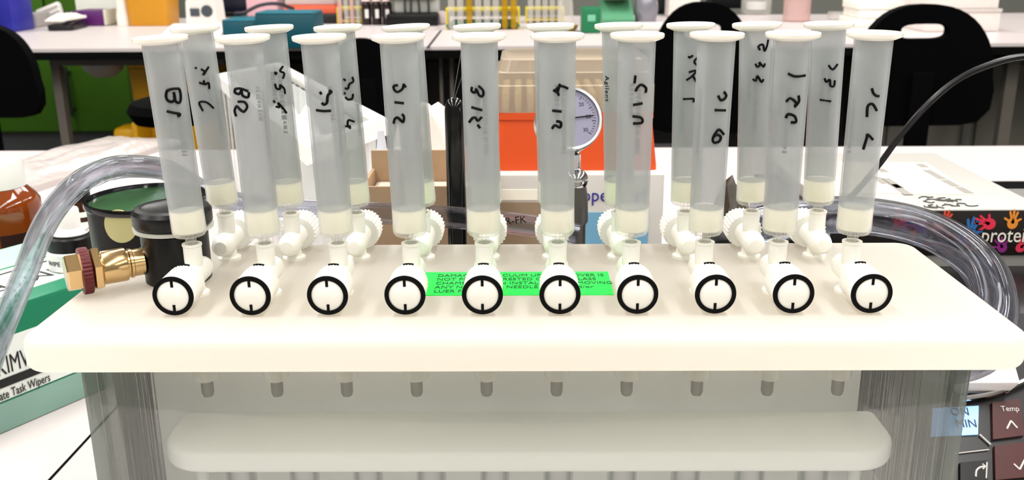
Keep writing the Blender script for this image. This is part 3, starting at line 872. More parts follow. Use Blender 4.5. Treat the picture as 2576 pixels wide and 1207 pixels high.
m = MB(); m.box((gr*0.25, 0, 0.0024), (gr*0.95, 0.0006, 0.0003), 0, Mg @ Matrix.Rotation(math.radians(4), 4, 'Z')); m.lathe([(0.0014, 0.0018), (0.0014, 0.003)], 16, Mg)
m.build('needle', INK, ga)
m = MB(); m.lathe([(0.0040, gc.z - ZB - gr - 0.002), (0.0040, gc.z - ZB - gr*1.0 - 0.02)][::-1], 20, Matrix.Translation((0.003, 0.004, 0)))
zb1 = ony(1452, 452, gy).z - ZB; xb1 = ony(1450, 452, gy).x - gc.x
bm = bmesh.new(); bmesh.ops.create_uvsphere(bm, u_segments=32, v_segments=18, radius=0.0066)
m.bm_add(bm, Matrix.Translation((xb1, 0.0, zb1)))
m.build('ball_fitting', CHROME, ga)
zb2 = ony(1452, 495, gy).z - ZB
m = MB(); m.lathe([(0.018, 0), (0.018, 0.006), (0.0075, 0.010), (0.0056, 0.02), (0.0056, zb2 - 0.016), (0.0070, zb2 - 0.014), (0.0066, zb2), (0.005, zb1)], 28, Matrix.Translation((xb1, 0, 0)))
m.build('stem', P('gauge_stem', (92, 90, 86), 0.35, metal=0.5), ga)

# black round-topped post with thin wire
c = ony(1142, 248, 0.548); r = 24.5*0.555/FPX
bp = thing('black_post', 'glossy black upright post with rounded tip between two cartridges', 'post', (c.x, 0.548, ZB))
h = c.z - ZB
m = MB(); m.lathe([(r*1.6, 0), (r*1.6, 0.004), (r, 0.006), (r, h - r*1.2), (r*0.92, h - r*0.6), (r*0.7, h - r*0.15), (r*0.35, h + r*0.1), (0.0001, h + r*0.15)], 32); m.build('shaft', BLACKG, bp)
m = MB()
for dx in (-0.0012, 0.0016):
    m.tube(spline([(dx*0.3, 0, h + r*0.1), (dx + 0.003, 0, h + 0.012), (dx*2 + 0.007, 0, h + 0.026)], 4), 0.0002, 6)
m.build('thin_wire', STEEL, bp)

# carton with blue lettering, and the orange tip rack standing on it
ey = 0.63
e0, e1 = ony(1228, 440, ey), ony(1672, 441, ey)
ew, eh = e1.x - e0.x, e0.z - ZB
ed = 0.13
eb = thing('lettered_carton', 'grey white carton with blue lettering under the orange tip rack', 'box', ((e0.x+e1.x)/2, ey, ZB))
m = MB(); m.box((0, ed/2, eh/2), (ew, ed, eh), 0.0012); m.build('carton', P('carton_grey', (198, 194, 188), 0.5, var=0.02), eb)
def onface(px, py): 
    p = ony(px, py, ey); return Vector((p.x - (e0.x+e1.x)/2, -0.0004, p.z - ZB))
m = MB()
tp = onface(1444, 492)
m.text('eppendorf', 0.0128, Matrix.Translation(tp) @ FX, 0.0001, 'LEFT', font_scale=(0.90, 1.0), space=1.02)
m.build('carton_lettering', P('carton_blue', (38, 34, 140), 0.5), eb)
a, b = onface(1452, 605), onface(1632, 533)
m = MB(); m.box(((a.x+b.x)/2, -0.0003, (a.z-0.03+b.z)/2), (b.x-a.x, 0.0005, b.z-a.z+0.03)); m.build('blue_panel', P('panel_blue', (112, 168, 200), 0.5, var=0.12, scale=20), eb)
a, b = onface(1240, 503), onface(1352, 476)
m = MB(); m.box(((a.x+b.x)/2, -0.0003, (a.z+b.z)/2), (b.x-a.x, 0.0005, b.z-a.z)); m.build('white_strip', P('strip_white', (250, 246, 232), 0.5), eb)
a, b = onface(1240, 640), onface(1440, 508)
m = MB(); m.box(((a.x+b.x)/2, -0.00025, (a.z+b.z)/2), (b.x-a.x, 0.0004, b.z-a.z)); m.build('beige_panel', P('panel_beige', (150, 130, 106), 0.6), eb)

oy = ey + 0.012
o0, o1 = ony(1236, 436, oy), ony(1652, 438, oy)
t0, t1 = ony(1240, 282, oy + 0.006), ony(1624, 282, oy + 0.006)
ob = thing('tip_rack', 'orange pipette tip rack with clear hinged lid on the lettered carton', 'rack', ((o0.x+o1.x)/2, oy, ZB + eh))
ow = o1.x - o0.x; oh = t0.z - ZB - eh; od = 0.085
def rr(z, w, d, r, cy): return [(x, y, z) for x, y in rrect(w, d, r, 5, 0, cy)]
m = MB(); m.loft([rr(0, ow, od, 0.004, od/2), rr(0.004, ow, od, 0.006, od/2), rr(oh*0.86, ow*0.945, od*0.93, 0.008, od/2), rr(oh*0.88, ow*0.96, od*0.95, 0.008, od/2), rr(oh, ow*0.955, od*0.945, 0.007, od/2)])
m.build('rack_body', P('orange_plastic', (212, 78, 30), 0.35, var=0.04), ob)
lh2 = ony(1240, 146, oy + 0.012).z - ZB - eh - oh
m = MB()
lw0 = ow*0.955
m.loft([rr(oh, lw0, od*0.945, 0.006, od/2), rr(oh + lh2*0.50, lw0, od*0.945, 0.006, od/2), rr(oh + lh2*0.52, lw0*0.985, od*0.92, 0.008, od/2), rr(oh + lh2*0.74, lw0*0.98, od*0.91, 0.008, od/2), rr(oh + lh2*0.76, lw0*0.95, od*0.88, 0.01, od/2), rr(oh + lh2*0.97, lw0*0.92, od*0.84, 0.012, od/2), rr(oh + lh2, lw0*0.88, od*0.78, 0.012, od/2)])
m.build('clear_lid', sheer('smoky_clear_lid', (206, 190, 168), 0.52, tint=(0.93, 0.89, 0.82), rough=0.15, edge=0.15), ob)
m = MB()
for i in range(12):
    for j in range(8):
        m.lathe([(0.0021, oh), (0.0026, oh + 0.011), (0.0022, oh + 0.0125)], 8, Matrix.Translation((-lw0*0.43 + lw0*0.86*i/11, od*0.12 + od*0.76*j/7, 0)))
m.build('tips', P('tip_beige', (188, 172, 140), 0.5), ob)

# clear tub full of white film, brown carton, white paper bag
zt = ZP - 0.0024
T, R_, L_ = onz(700, 158, zt), onz(972, 300, zt), onz(545, 188, zt)
B_ = L_ + (R_ - T)
ctr = (L_ + R_)/2
tub = thing('clear_tub', 'long clear plastic tub with white rim turned away from camera', 'tub', (ctr.x, ctr.y, ZB + 0.0006))
q = [L_ - ctr, B_ - ctr, R_ - ctr, T - ctr]
def quad(z, k, e=0.0):
    return [(p.x*k, p.y*k, z) for p in q]
hz = zt - ZB
def qring(z, off):
    c0 = Vector((0, 0, 0)); out_ = []
    for i, p in enumerate(q):
        a, b = q[(i-1) % 4], q[(i+1) % 4]
        d1, d2 = (p-a).normalized(), (p-b).normalized()
        s_ = abs(d1.cross(d2).z)
        out_.append((p.x + (d1.x+d2.x)*off/max(s_, .3), p.y + (d1.y+d2.y)*off/max(s_, .3), z))
    return out_
CLEARP = sheer('clear_tub_plastic', (226, 228, 226), 0.62, rough=0.12, edge=0.3, bump=0.15, scale=25)
m = MB(); m.loft([qring(0.0, -0.022), qring(0.002, -0.020), qring(hz - 0.012, -0.008), qring(hz - 0.012, -0.0095), qring(0.004, -0.0225)]); m.build('tub_wall', CLEARP, tub)
m = MB(); m.loft([qring(hz - 0.014, -0.002), qring(hz - 0.014, 0.001), qring(hz, 0.001), qring(hz, -0.010), qring(hz - 0.003, -0.010)], closed=True); m.build('tub_rim', P('tub_rim_white', (232, 234, 230), 0.35), tub)
m = MB()
for i in range(4):
    a, b = Vector(q[i]), Vector(q[(i+1) % 4])
    nn = max(3, int((b-a).length/0.03))
    for k in range(1, nn):
        p = a.lerp(b, k/nn)*0.955
        m.tube([(p.x, p.y, 0.004), (p.x*1.005, p.y*1.005, hz*0.5), (p.x*1.02, p.y*1.02, hz - 0.014)], 0.0014, 6)
m.build('tub_ribs', CLEARP, tub)
film = MB(); crumple(film, 0.22, 0.045, 11, 0.045)
dd = (q[2] - q[1]); a_ = math.atan2((q[3]-q[0]).y if False else (R_ - T).y, (R_ - T).x)
o = film.build('film_bundle', P('white_film', (250, 249, 246), 0.3, bump=0.3, scale=40), ang=20)
o.location = (ctr.x, ctr.y, ZB + hz - 0.05); o.rotation_euler = (0, 0, a_)
tag(o, 'white film bundle lying in the clear tub', 'film')

by_ = 0.565
c0, c1 = ony(905, 470, by_), ony(1222, 470, by_)
cb = thing('brown_carton', 'brown open carton with paper flaps behind the clear hose', 'box', ((c0.x+c1.x)/2, by_, ZB))
cw, ch, cdp = c1.x - c0.x, c0.z - ZB, 0.052
CARD = P('cardboard', (158, 132, 104), 0.85, var=0.08, scale=60)
m = MB()
m.box((0, 0.001, ch/2), (cw, 0.002, ch)); m.box((0, cdp-0.001, ch/2 + 0.006), (cw, 0.002, ch + 0.012)); m.box((-cw/2+0.001, cdp/2, ch/2), (0.002, cdp-0.004, ch)); m.box((cw/2-0.001, cdp/2, ch/2), (0.002, cdp-0.004, ch)); m.box((0, cdp/2, 0.001), (cw-0.004, cdp-0.004, 0.002))
m.build('carton', CARD, cb)
for fx, a_ in ((-0.30, 0.5), (-0.05, -0.35), (0.36, 0.3)):
    m = MB(); m.box((0, 0, 0.010), (0.0012, cdp*0.8, 0.024), 0, Matrix.Translation((cw*fx, cdp/2, ch - 0.006)) @ Matrix.Rotation(a_, 4, 'Y'))
    m.build('flap', P('flap_card', (196, 174, 146), 0.8, var=0.05), cb)
m = MB(); m.box((0, cdp/2, ch - 0.010), (cw - 0.006, cdp - 0.006, 0.003), 0.001); m.build('inner_tray', P('tray_pale', (214, 200, 186), 0.7), cb)

pbx = ony(1092, 470, 0.70)
m = MB(); blob(m, (0, 0, 0), (0.033, 0.030, 0.112), 8, 0.28, 4)
o = m.build('paper_bag', P('bag_white', (250, 244, 236), 0.5, bump=0.4, scale=50), ang=25); o.location = (pbx.x - .004, 0.70, ZB)
tag(o, 'crumpled white paper bag standing behind the brown carton', 'bag')
m = MB(); m.lathe([(0.0045, 0), (0.0048, 0.001), (0.0048, 0.150), (0.0036, 0.153), (0.0022, 0.166)], 16)
mk = ony(962, 410, 0.66)
o = thing('marker_pen', 'dark blue tipped marker pen standing by the clear tub', 'pen', (mk.x, 0.66, ZB))
m.build('pen_body', P('pen_white', (206, 208, 216), 0.4), o)
m = MB(); m.lathe([(0.0052, 0.118), (0.0054, 0.119), (0.0054, 0.141), (0.0050, 0.142)], 16); m.build('pen_band', P('pen_navy', (22, 24, 60), 0.4), o)

# heater block with buttons at the right, printed box on it
hy = 0.60
xl, xr = ony(2094, 527, hy).x, ony(2636, 527, hy).x
zbx = ony(2300, 527, hy).z
zb0 = ony(2500, 640, hy).z
yb = onz(2352, 384, zbx).y
hb = thing('heater_block', 'black heating unit with lit blue display and dark red keys right of the tank', 'heater', ((xl+xr)/2 + 0.045, hy, ZB))
ox = (xl+xr)/2 + 0.045
hw_ = 0.23; hh_ = zb0 - ZB
m = MB(); m.box((0, 0.09, hh_/2), (hw_, 0.18, hh_), 0.004); m.build('housing', P('heater_grey', (118, 116, 112), 0.45), hb)
# sloping console: plane through a lower front edge and the housing
xs = lambda px, py, y: ony(px, py, y)
PA = Vector((-hw_/2, -0.165, 0.012)); 
ca = Vector((0, -0.165, 0.012)); cbk = Vector((0, -0.085, 0.085))
sl = (cbk - ca); sl_len = sl.length; sl_ang = math.atan2(sl.z, sl.y)
m = MB()
prof = [(-0.170, 0.0), (-0.168, 0.010), (-0.165, 0.012), (-0.085, 0.085), (0.0, 0.085), (0.0, 0.0)]
m.loft([[(sx*hw_/2, y, z) for y, z in prof] for sx in (-1, 1)]); m.build('console', P('console_black', (14, 13, 14), 0.3), hb)
def onslope(px, py):
    d = ray(px, py)
    nrm = Vector((0, -math.sin(sl_ang), math.cos(sl_ang)))
    p0 = Vector((ox, hy, ZB)) + ca
    t = (p0 - CAM).dot(nrm)/d.dot(nrm)
    return CAM + d*t - Vector((ox, hy, ZB))
Ms = lambda p, lift=0.0006: Matrix.Translation(p) @ Matrix.Rotation(sl_ang, 4, 'X') @ Matrix.Translation((0, 0, lift))
def patch(name, pxs, mat, lift=0.0006, bev=0.0):
    P_ = [onslope(*p) for p in pxs]
    nv = Vector((0, -math.sin(sl_ang), math.cos(sl_ang)))
    m = MB(); m.loft([[p - nv*0.0006 for p in P_], [p + nv*lift for p in P_]])
    return m.build(name, mat, hb)
DKRED = P('key_red', (64, 14, 12), 0.3, var=0.1)
d1 = patch('display', [(2340, 1100), (2458, 1094), (2460, 1022), (2345, 1028)], P('lcd_blue', (150, 196, 255), 0.3, var=0.02, emit=0.55), 0.0012)
m = MB()
pm = onslope(2428, 1068); pn = onslope(2412, 1038)
m.text('MIN', 0.0064, Ms(pm, 0.0014), 0.0001); m.text('ON', 0.0064, Ms(pn, 0.0014), 0.0001, 'CENTER')
m.build('display_text', P('lcd_ink', (30, 48, 92), 0.5), d1)
k1 = patch('key', [(2494, 1108), (2572, 1098), (2562, 1006), (2492, 1016)], DKRED, 0.0022)
k2 = patch('key', [(2500, 1210), (2600, 1200), (2596, 1112), (2498, 1124)], DKRED, 0.0022)
k3 = patch('key', [(2412, 1225), (2482, 1222), (2478, 1160), (2412, 1166)], P('key_black', (8, 8, 9), 0.25), 0.0022)
PALE = P('key_print', (205, 200, 196), 0.5)
m = MB(); ww = 0.0005
a, b, c_ = onslope(2528, 1082), onslope(2538, 1062), onslope(2554, 1080)
nv = Vector((0, -math.sin(sl_ang), math.cos(sl_ang)))*0.0024
m.tube([a+nv, b+nv], ww, 6); m.tube([b+nv, c_+nv], ww, 6)
m.text('Temp', 0.0042, Ms(onslope(2536, 1032), 0.0024), 0.0001); m.build('key_print', PALE, k1)
m = MB(); a, b, c_ = onslope(2545, 1170), onslope(2560, 1184), onslope(2572, 1160)
m.tube([a+nv, b+nv], ww, 6); m.tube([b+nv, c_+nv], ww, 6); m.build('key_print', PALE, k2)
m = MB(); m.tube(spline([onslope(2450, 1202)+nv, onslope(2452, 1186)+nv, onslope(2462, 1178)+nv, onslope(2472, 1176)+nv], 4), ww, 6)
m.tube([onslope(2466, 1170)+nv, onslope(2474, 1176)+nv, onslope(2467, 1183)+nv], ww, 6); m.tube([onslope(2476, 1206)+nv, onslope(2478, 1166)+nv], ww*.8, 6); m.build('key_print', PALE, k3)
m = MB(); m.tube([onslope(2462, 1094)+nv*.5, onslope(2490, 1120)+nv*.5], ww*0.9, 6); m.tube([onslope(2400, 1142)+nv*.4, onslope(2486, 1132)+nv*.4], 0.0003, 6); m.build('console_line', PALE, hb)
wb = ony(2405, 962, 0.47); 
p_ = onslope(2460, 962)
m = MB(); m.box((0, 0, 0), (0.030, 0.014, 0.016), 0.002, Ms(p_, 0.008)); m.build('white_clip', P('clip_white', (240, 236, 230), 0.4), hb)
m = MB(); m.tube(spline([onslope(2405, 1012)+nv*2, onslope(2480, 1000)+nv*2, onslope(2540, 980)+nv*2, onslope(2600, 950)+nv*2], 5), 0.0016, 8); m.build('chrome_strip', CHROME, hb)
YEL = P('yellow_note', (226, 212, 40), 0.6, var=0.1, scale=40)
for i, (pa, pb2) in enumerate((((2448, 775), (2500, 705)), ((2545, 752), (2620, 690)))):
    a, b = ony(*pa, hy - 0.0012), ony(*pb2, hy - 0.0012)
    m = MB(); m.box(((a.x+b.x)/2, hy - 0.001, (a.z+b.z)/2), (b.x-a.x, 0.0008, b.z-a.z))
    o = m.build('sticky_note', YEL)
    tag(o, 'yellow sticky note seen through the wide clear hose' if i == 0 else 'yellow sticky note at the right edge under the printed box', 'sticky note')
# printed box
pbx = thing('printed_box', 'flat white topped box with coloured hand prints on its black front', 'box', ((xl+xr)/2, hy, zb0))
pw, ph_, pd = xr - xl, zbx - zb0, yb - hy
m = MB(); m.box((0, pd/2, ph_/2), (pw, pd, ph_), 0.001); m.build('carton', P('box_lid_white', (172, 169, 163), 0.45, var=0.02), pbx)
m = MB(); m.box((0, -0.0002, ph_/2 - 0.0003), (pw, 0.0006, ph_ - 0.0012)); m.build('front_panel', P('panel_black', (16, 8, 6), 0.35), pbx, label='black printed front')
m = MB(); a, b = onz(2130, 488, zbx), onz(2330, 408, zbx)
P4 = [onz(2110, 486, zbx), onz(2455, 490, zbx), onz(2330, 410, zbx), onz(2110, 408, zbx)]
org = Vector(((xl+xr)/2, hy, zb0))
m.loft([[p - org for p in P4], [p - org + Vector((0, 0, 0.0004)) for p in P4]]); m.build('top_label', P('label_cream', (214, 205, 190), 0.5), pbx)
GP = P('grey_top_print', (140, 136, 130), 0.6)
rnd = random.Random(4)
for (px, py, ln) in ((2320, 418, .012), (2350, 440, .03), (2390, 462, .02), (2425, 480, .018), (2245, 462, .03), (2215, 455, .022), (2265, 478, .03), (2220, 430, .012)):
    p = onz(px, py, zbx) - org
    MB().box((p.x, p.y, p.z + 0.0005), (0.006, ln, 0.0003)).build('print_block', GP, pbx)
m = MB()
for k in range(16):
    p = onz(rnd.uniform(2320, 2445), rnd.uniform(498, 522), zbx) - org
    a_ = rnd.uniform(0, PI)
    q_ = [p + Vector((0.004*math.cos(a_ + t)*rnd.uniform(.6, 1.6), 0.004*math.sin(a_ + t), 0.0004)) for t in (0, 0.8, 1.6, 2.6)]
    m.tube(spline(q_, 3), 0.00045, 5)
m.build('scribble', P('pen_grey', (74, 74, 70), 0.6), pbx, label='grey pen scribble')
def hand(mb, x, z, s, rot, nf=4):
    M0 = Matrix.Translation((x, -0.0007, z)) @ Matrix.Rotation(rot, 4, 'Y') @ FX
    mb.prism([(s*0.42*math.cos(t), s*0.46*math.sin(t)) for t in [2*PI*k/20 for k in range(20)]], 0, 0.0002, M0)
    for k, (a_, l) in enumerate(((1.0, .85), (0.32, 1.05), (0.0, 1.15), (-0.32, 1.0), (-1.05, .75))):
        Mf = M0 @ Matrix.Rotation(a_, 4, 'Z')
        mb.prism([(-s*.09, 0), (s*.09, 0), (s*.085, s*l*.92), (s*.04, s*l), (-s*.04, s*l), (-s*.085, s*l*.92)], 0.0, 0.00022, Mf)
fp = lambda px, py: ony(px, py, hy) - org
for (px, py, s, rot, col) in ((2375, 545, 0.011, 0.3, (214, 74, 50)), (2440, 575, 0.015, 0.1, (38, 104, 168)), (2490, 545, 0.012, -1.2, (222, 44, 74)), (2548, 545, 0.011, 0.0, (226, 140, 44)), (2518, 632, 0.010, -0.5, (130, 32, 120)), (2565, 628, 0.010, 0.8, (214, 50, 80)), (2320, 570, 0.012, 0.2, (60, 120, 190)), (2270, 560, 0.012, 0.2, (214, 60, 90)), (2160, 560, 0.012, 0.5, (190, 60, 120))):
    p = fp(px, py)
    p.z = min(max(p.z, 0.008), ph_ - 0.006)
    m = MB(); hand(m, p.x, p.z - s*0.3, s*0.75, rot)
    m.build('hand_print', P('hand_%d_%d' % (px, py), col, 0.5), pbx)
m = MB(); p = fp(2466, 592); m.text('proteintech', 0.0135, Matrix.Translation((p.x, -0.0011, p.z)) @ FX, 0.0001, 'LEFT', font_scale=(0.86, 1.05))
m.build('front_lettering', P('lettering_cream', (232, 226, 214), 0.5), pbx)

# stack of booklets left of the printed box
c0 = ony(2028, 540, 0.64)
zz = 0.0
for k, (w, h, col, lab) in enumerate(((0.030, 0.075, (40, 34, 36), 'dark grey carton at the bottom of the small stack left of the printed box'), (0.028, 0.012, (196, 60, 66), 'red booklet in the small stack left of the printed box'), (0.030, 0.010, (96, 104, 160), 'blue booklet in the small stack left of the printed box'), (0.028, 0.018, (32, 28, 30), 'black booklet on top of the small stack left of the printed box'))):
    m = MB(); m.box((0, 0.05, h/2), (w, 0.10, h), 0.0008)
    o = m.build('booklet' if k else 'small_carton', P('booklet_%d' % k, col, 0.5), None)
    o.location = (c0.x + (0.001 if k % 2 else 0), 0.64, ZB + zz); zz += h
    tag(o, lab, 'booklet' if k else 'box', 'booklets left of the printed box' if k else None)
# dark clutter between cartridges at the right
cl = ony(1842, 520, 0.64)
m = MB(); blob(m, (0, 0, 0), (0.020, 0.022, 0.085), 21, 0.22, 3)
o = m.build('dark_pouch', P('pouch_brown', (58, 50, 38), 0.35, var=0.5, scale=60, bump=0.3), ang=30); o.location = (cl.x, 0.645, ZB)
tag(o, 'crumpled dark brown foil pouch behind the right cartridges', 'pouch')
c2 = ony(1905, 560, 0.58)
m = MB(); m.box((0, 0.025, 0.056), (0.052, 0.05, 0.112), 0.004)
o = m.build('black_case', BLACK); o.location = (c2.x, 0.575, ZB)
tag(o, 'black case standing behind the right valves', 'case')
# black pad at the far right of the bench
c0 = onz(2570, 492, ZB)
m = MB(); slab(m, 0.16, 0.10, 0, 0.006, 0.01, 0.001)
o = m.build('black_pad', BLACKM); o.location = (c0.x + 0.03, c0.y, ZB)
tag(o, 'flat black pad on the bench behind the printed box', 'pad')
# black cable
cp = [(2015, 605, .556), (2130, 505, .566), (2205, 422, .57), (2262, 345, .565), (2325, 272, .56), (2395, 210, .56), (2470, 170, .56), (2576, 142, .56), (2720, 150, .56), (2900, 230, .57), (3080, 520, .6)]
cw_ = spline([ony(*p) for p in cp], 6)
cw_.append(Vector((cw_[-1].x + 0.01, cw_[-1].y, ZB + 0.003)))
o = MB().tube([p - cw_[0] for p in cw_], 0.0019, 10).build('black_cable', P('cable_black', (16, 16, 18), 0.3)); o.location = cw_[0]
tag(o, 'black cable rising from behind the last cartridge to the right edge', 'cable')
# ------------------------------------------------------------------ far bench and what stands under it
FY = onz(1288, 116, ZB).y
fx = lambda px, y: ony(px, 116, y).x
def W(px, py): return onz(px, py, ZB)
fb = thing('far_bench', 'long white topped lab bench with black edge across the aisle', 'bench', (0, FY, 0))
P0 = W(50, 119); PL = W(8, 84)
m = MB()
outl = [(P0.x, 0), (4.0, 0), (4.0, 1.30), (-2.6, 1.30), (PL.x - 0.55*(P0.x-PL.x)*0, PL.y - FY), ]
m.prism(outl, ZB - 0.010, ZB); m.build('worktop', LAMINATE, fb)
m = MB(); m.prism([(x*1.0, y) for x, y in outl], ZB - 0.034, ZB - 0.0105); m.build('black_edge', EDGE, fb)
GREYM = P('bench_frame_grey', (104, 97, 90), 0.5, var=0.05)
zr0 = ony(250, 165, FY + 0.10).z
m = MB(); xa, xb = fx(118, FY+.1), fx(560, FY+.1); m.box(((xa+xb)/2, 0.12, (ZB-0.034+zr0)/2), (xb-xa, 0.04, ZB-0.034-zr0)); m.build('front_rail', GREYM, fb)
for (pa, pb_) in ((114, 142), (1102, 1112), (1128, 1140), (2540, 2580)):
    xa, xb = fx(pa, FY+.12), fx(pb_, FY+.12)
    m = MB(); m.box(((xa+xb)/2 , 0.14, (zr0+0.02)/2), ((xb-xa)*0.75, 0.03, zr0+0.02)); m.build('leg', GREYM, fb)
m = MB()
sa, sb_ = W(1075, 121), W(1110, 76)
for k in range(1):
    sn = Vector((sb_.y-sa.y, -(sb_.x-sa.x), 0)).normalized()*0.004
    q4 = [Vector((p.x, p.y-FY, ZB)) + e for p, e in ((sa, sn), (sb_, sn), (sb_, -sn), (sa, -sn))]
    m.loft([q4, [p + Vector((0, 0, .0003)) for p in q4]])
m.build('worktop_seam', EDGE, fb)
bw = ony(244, 165, FY+0.25); br = 56*(FY+.25)/FPX
m = MB(); m.lathe([(0.001, -br*0.62), (br*0.45, -br*0.56), (br*0.85, -br*0.25), (br, 0.05), (br*0.97, 0.05), (br*0.8, -br*.2)], 32, Matrix.Translation((bw.x, 0.30, bw.z))); m.build('sink_bowl', P('bowl_white', (206, 200, 192), 0.4), fb)

# cupboards against the back
GREENC = P('cupboard_green', (64, 108, 16), 0.45, var=0.05, scale=2)
CY = 4.75
zc0 = ony(150, 333, CY).z
x0, x1 = ony(-120, 250, CY).x, ony(335, 250, CY).x
gc_ = thing('green_cupboard', 'bright green cupboard with black bar handle behind the far bench', 'cupboard', ((x0+x1)/2, CY, 0))
cwid = x1 - x0
MB().box((0, 0.25, zc0 + 0.62), (cwid, 0.50, 1.24), 0.004).build('cabinet_body', GREENC, gc_)
MB().box((0, 0.28, zc0/2), (cwid - 0.04, 0.44, zc0)).build('plinth', P('plinth_grey', (92, 94, 96), 0.5), gc_)
dx1 = ony(150, 250, CY).x - (x0+x1)/2
for a, b in ((-cwid/2, dx1), (dx1, cwid/2)):
    d = MB().box(((a+b)/2, -0.012, zc0 + 0.62), (b-a-0.012, 0.022, 1.22), 0.003).build('door', GREENC, gc_)
    if b == cwid/2:
        h0 = ony(178, 180, CY) ; h1 = ony(193, 272, CY)
        hx = (h0.x+h1.x)/2 - (x0+x1)/2
        m = MB()
        for z in (h0.z, h1.z): m.tube([(hx, -0.022, z), (hx, -0.065, z)], 0.010, 10)
        m.tube([(hx, -0.065, h0.z + .03), (hx, -0.065, h1.z - .03)], 0.012, 10); m.build('handle', P('handle_dark', (30, 40, 26), 0.4), d)
def cabinet(name, lab, pa, pb_, y, zt, col, ndoor=2):
    xa, xb = ony(pa, 250, y).x, ony(pb_, 250, y).x
    r = thing(name, lab, 'cabinet', ((xa+xb)/2, y, 0))
    w = xb - xa; M_ = P('cab_%d_%d_%d' % col, col, 0.55, var=0.05, scale=3)
    MB().box((0, 0.2, zt/2 + 0.05), (w, 0.4, zt - 0.10), 0.003).build('cabinet_body', M_, r)
    MB().box((0, 0.22, 0.05), (w - 0.04, 0.34, 0.10)).build('plinth', EDGE, r)
    for k in range(ndoor):
        c = -w/2 + w*(k+0.5)/ndoor
        d = MB().box((c, -0.010, zt/2 + 0.06), (w/ndoor - 0.02, 0.018, zt - 0.16), 0.003).build('door', M_, r)
        MB().tube([(c + w/ndoor*0.36, -0.04, zt*0.75), (c + w/ndoor*0.36, -0.04, zt*0.55)], 0.008, 8).build('handle', STEEL, d)
    return r
cabinet('under_bench_cabinet', 'dark brown grey cabinet under the middle of the far bench', 560, 1330, FY + 0.62, 0.655, (48, 45, 42), 3)
cabinet('under_bench_cabinet', 'grey cabinet below the far bench at the right, beside the chair', 2230, 2900, FY + 0.45, 0.655, (112, 108, 98), 3)
cabinet('under_bench_cabinet', 'black cabinet below the far bench behind the middle chair', 1340, 2170, FY + 0.62, 0.655, (38, 36, 35), 3)
m = MB(); m.box((0, 0, 0.22), (0.30, 0.34, 0.44), 0.02)
o = m.build('grey_case', P('case_grey', (92, 92, 92), 0.4)); p = ony(1735, 330, FY - 0.1); o.location = (p.x, FY - 0.1, 0)
tag(o, 'grey equipment case on the floor beside the middle chair', 'case')

# yellow wheeled bin
YB = P('bin_yellow', (214, 158, 12), 0.4, var=0.05)
yy = FY + 0.22
xa, xb = ony(318, 250, yy).x, ony(540, 250, yy).x
zt = ZB - 0.04
yb_ = thing('waste_bin', 'yellow plastic waste bin on the floor under the far bench edge', 'bin', ((xa+xb)/2, yy, 0))
w = xb - xa
m = MB(); m.loft([[(x*k, y*k + 0.2, z) for x, y in rrect(w, 0.36, 0.03, 4)] for z, k in ((0.01, 0.86), (zt - 0.05, 1.0))]); m.build('bin_body', YB, yb_)
m = MB(); slab(m, w + 0.002, 0.37, zt - 0.05, zt, 0.03, 0.012, 0, 0.2); m.build('bin_lid', YB, yb_)
m = MB(); lx = ony(300, 340, yy - 0.05).x - (xa+xb)/2; zl = ony(300, 318, yy - 0.05).z
m.box((lx + 0.03, -0.03, zl/2), (0.085, 0.10, zl), 0.02); m.box((lx + 0.07, -0.035, zl - 0.06), (0.02, 0.12, 0.16), 0.006); m.build('pedal_housing', YB, yb_)

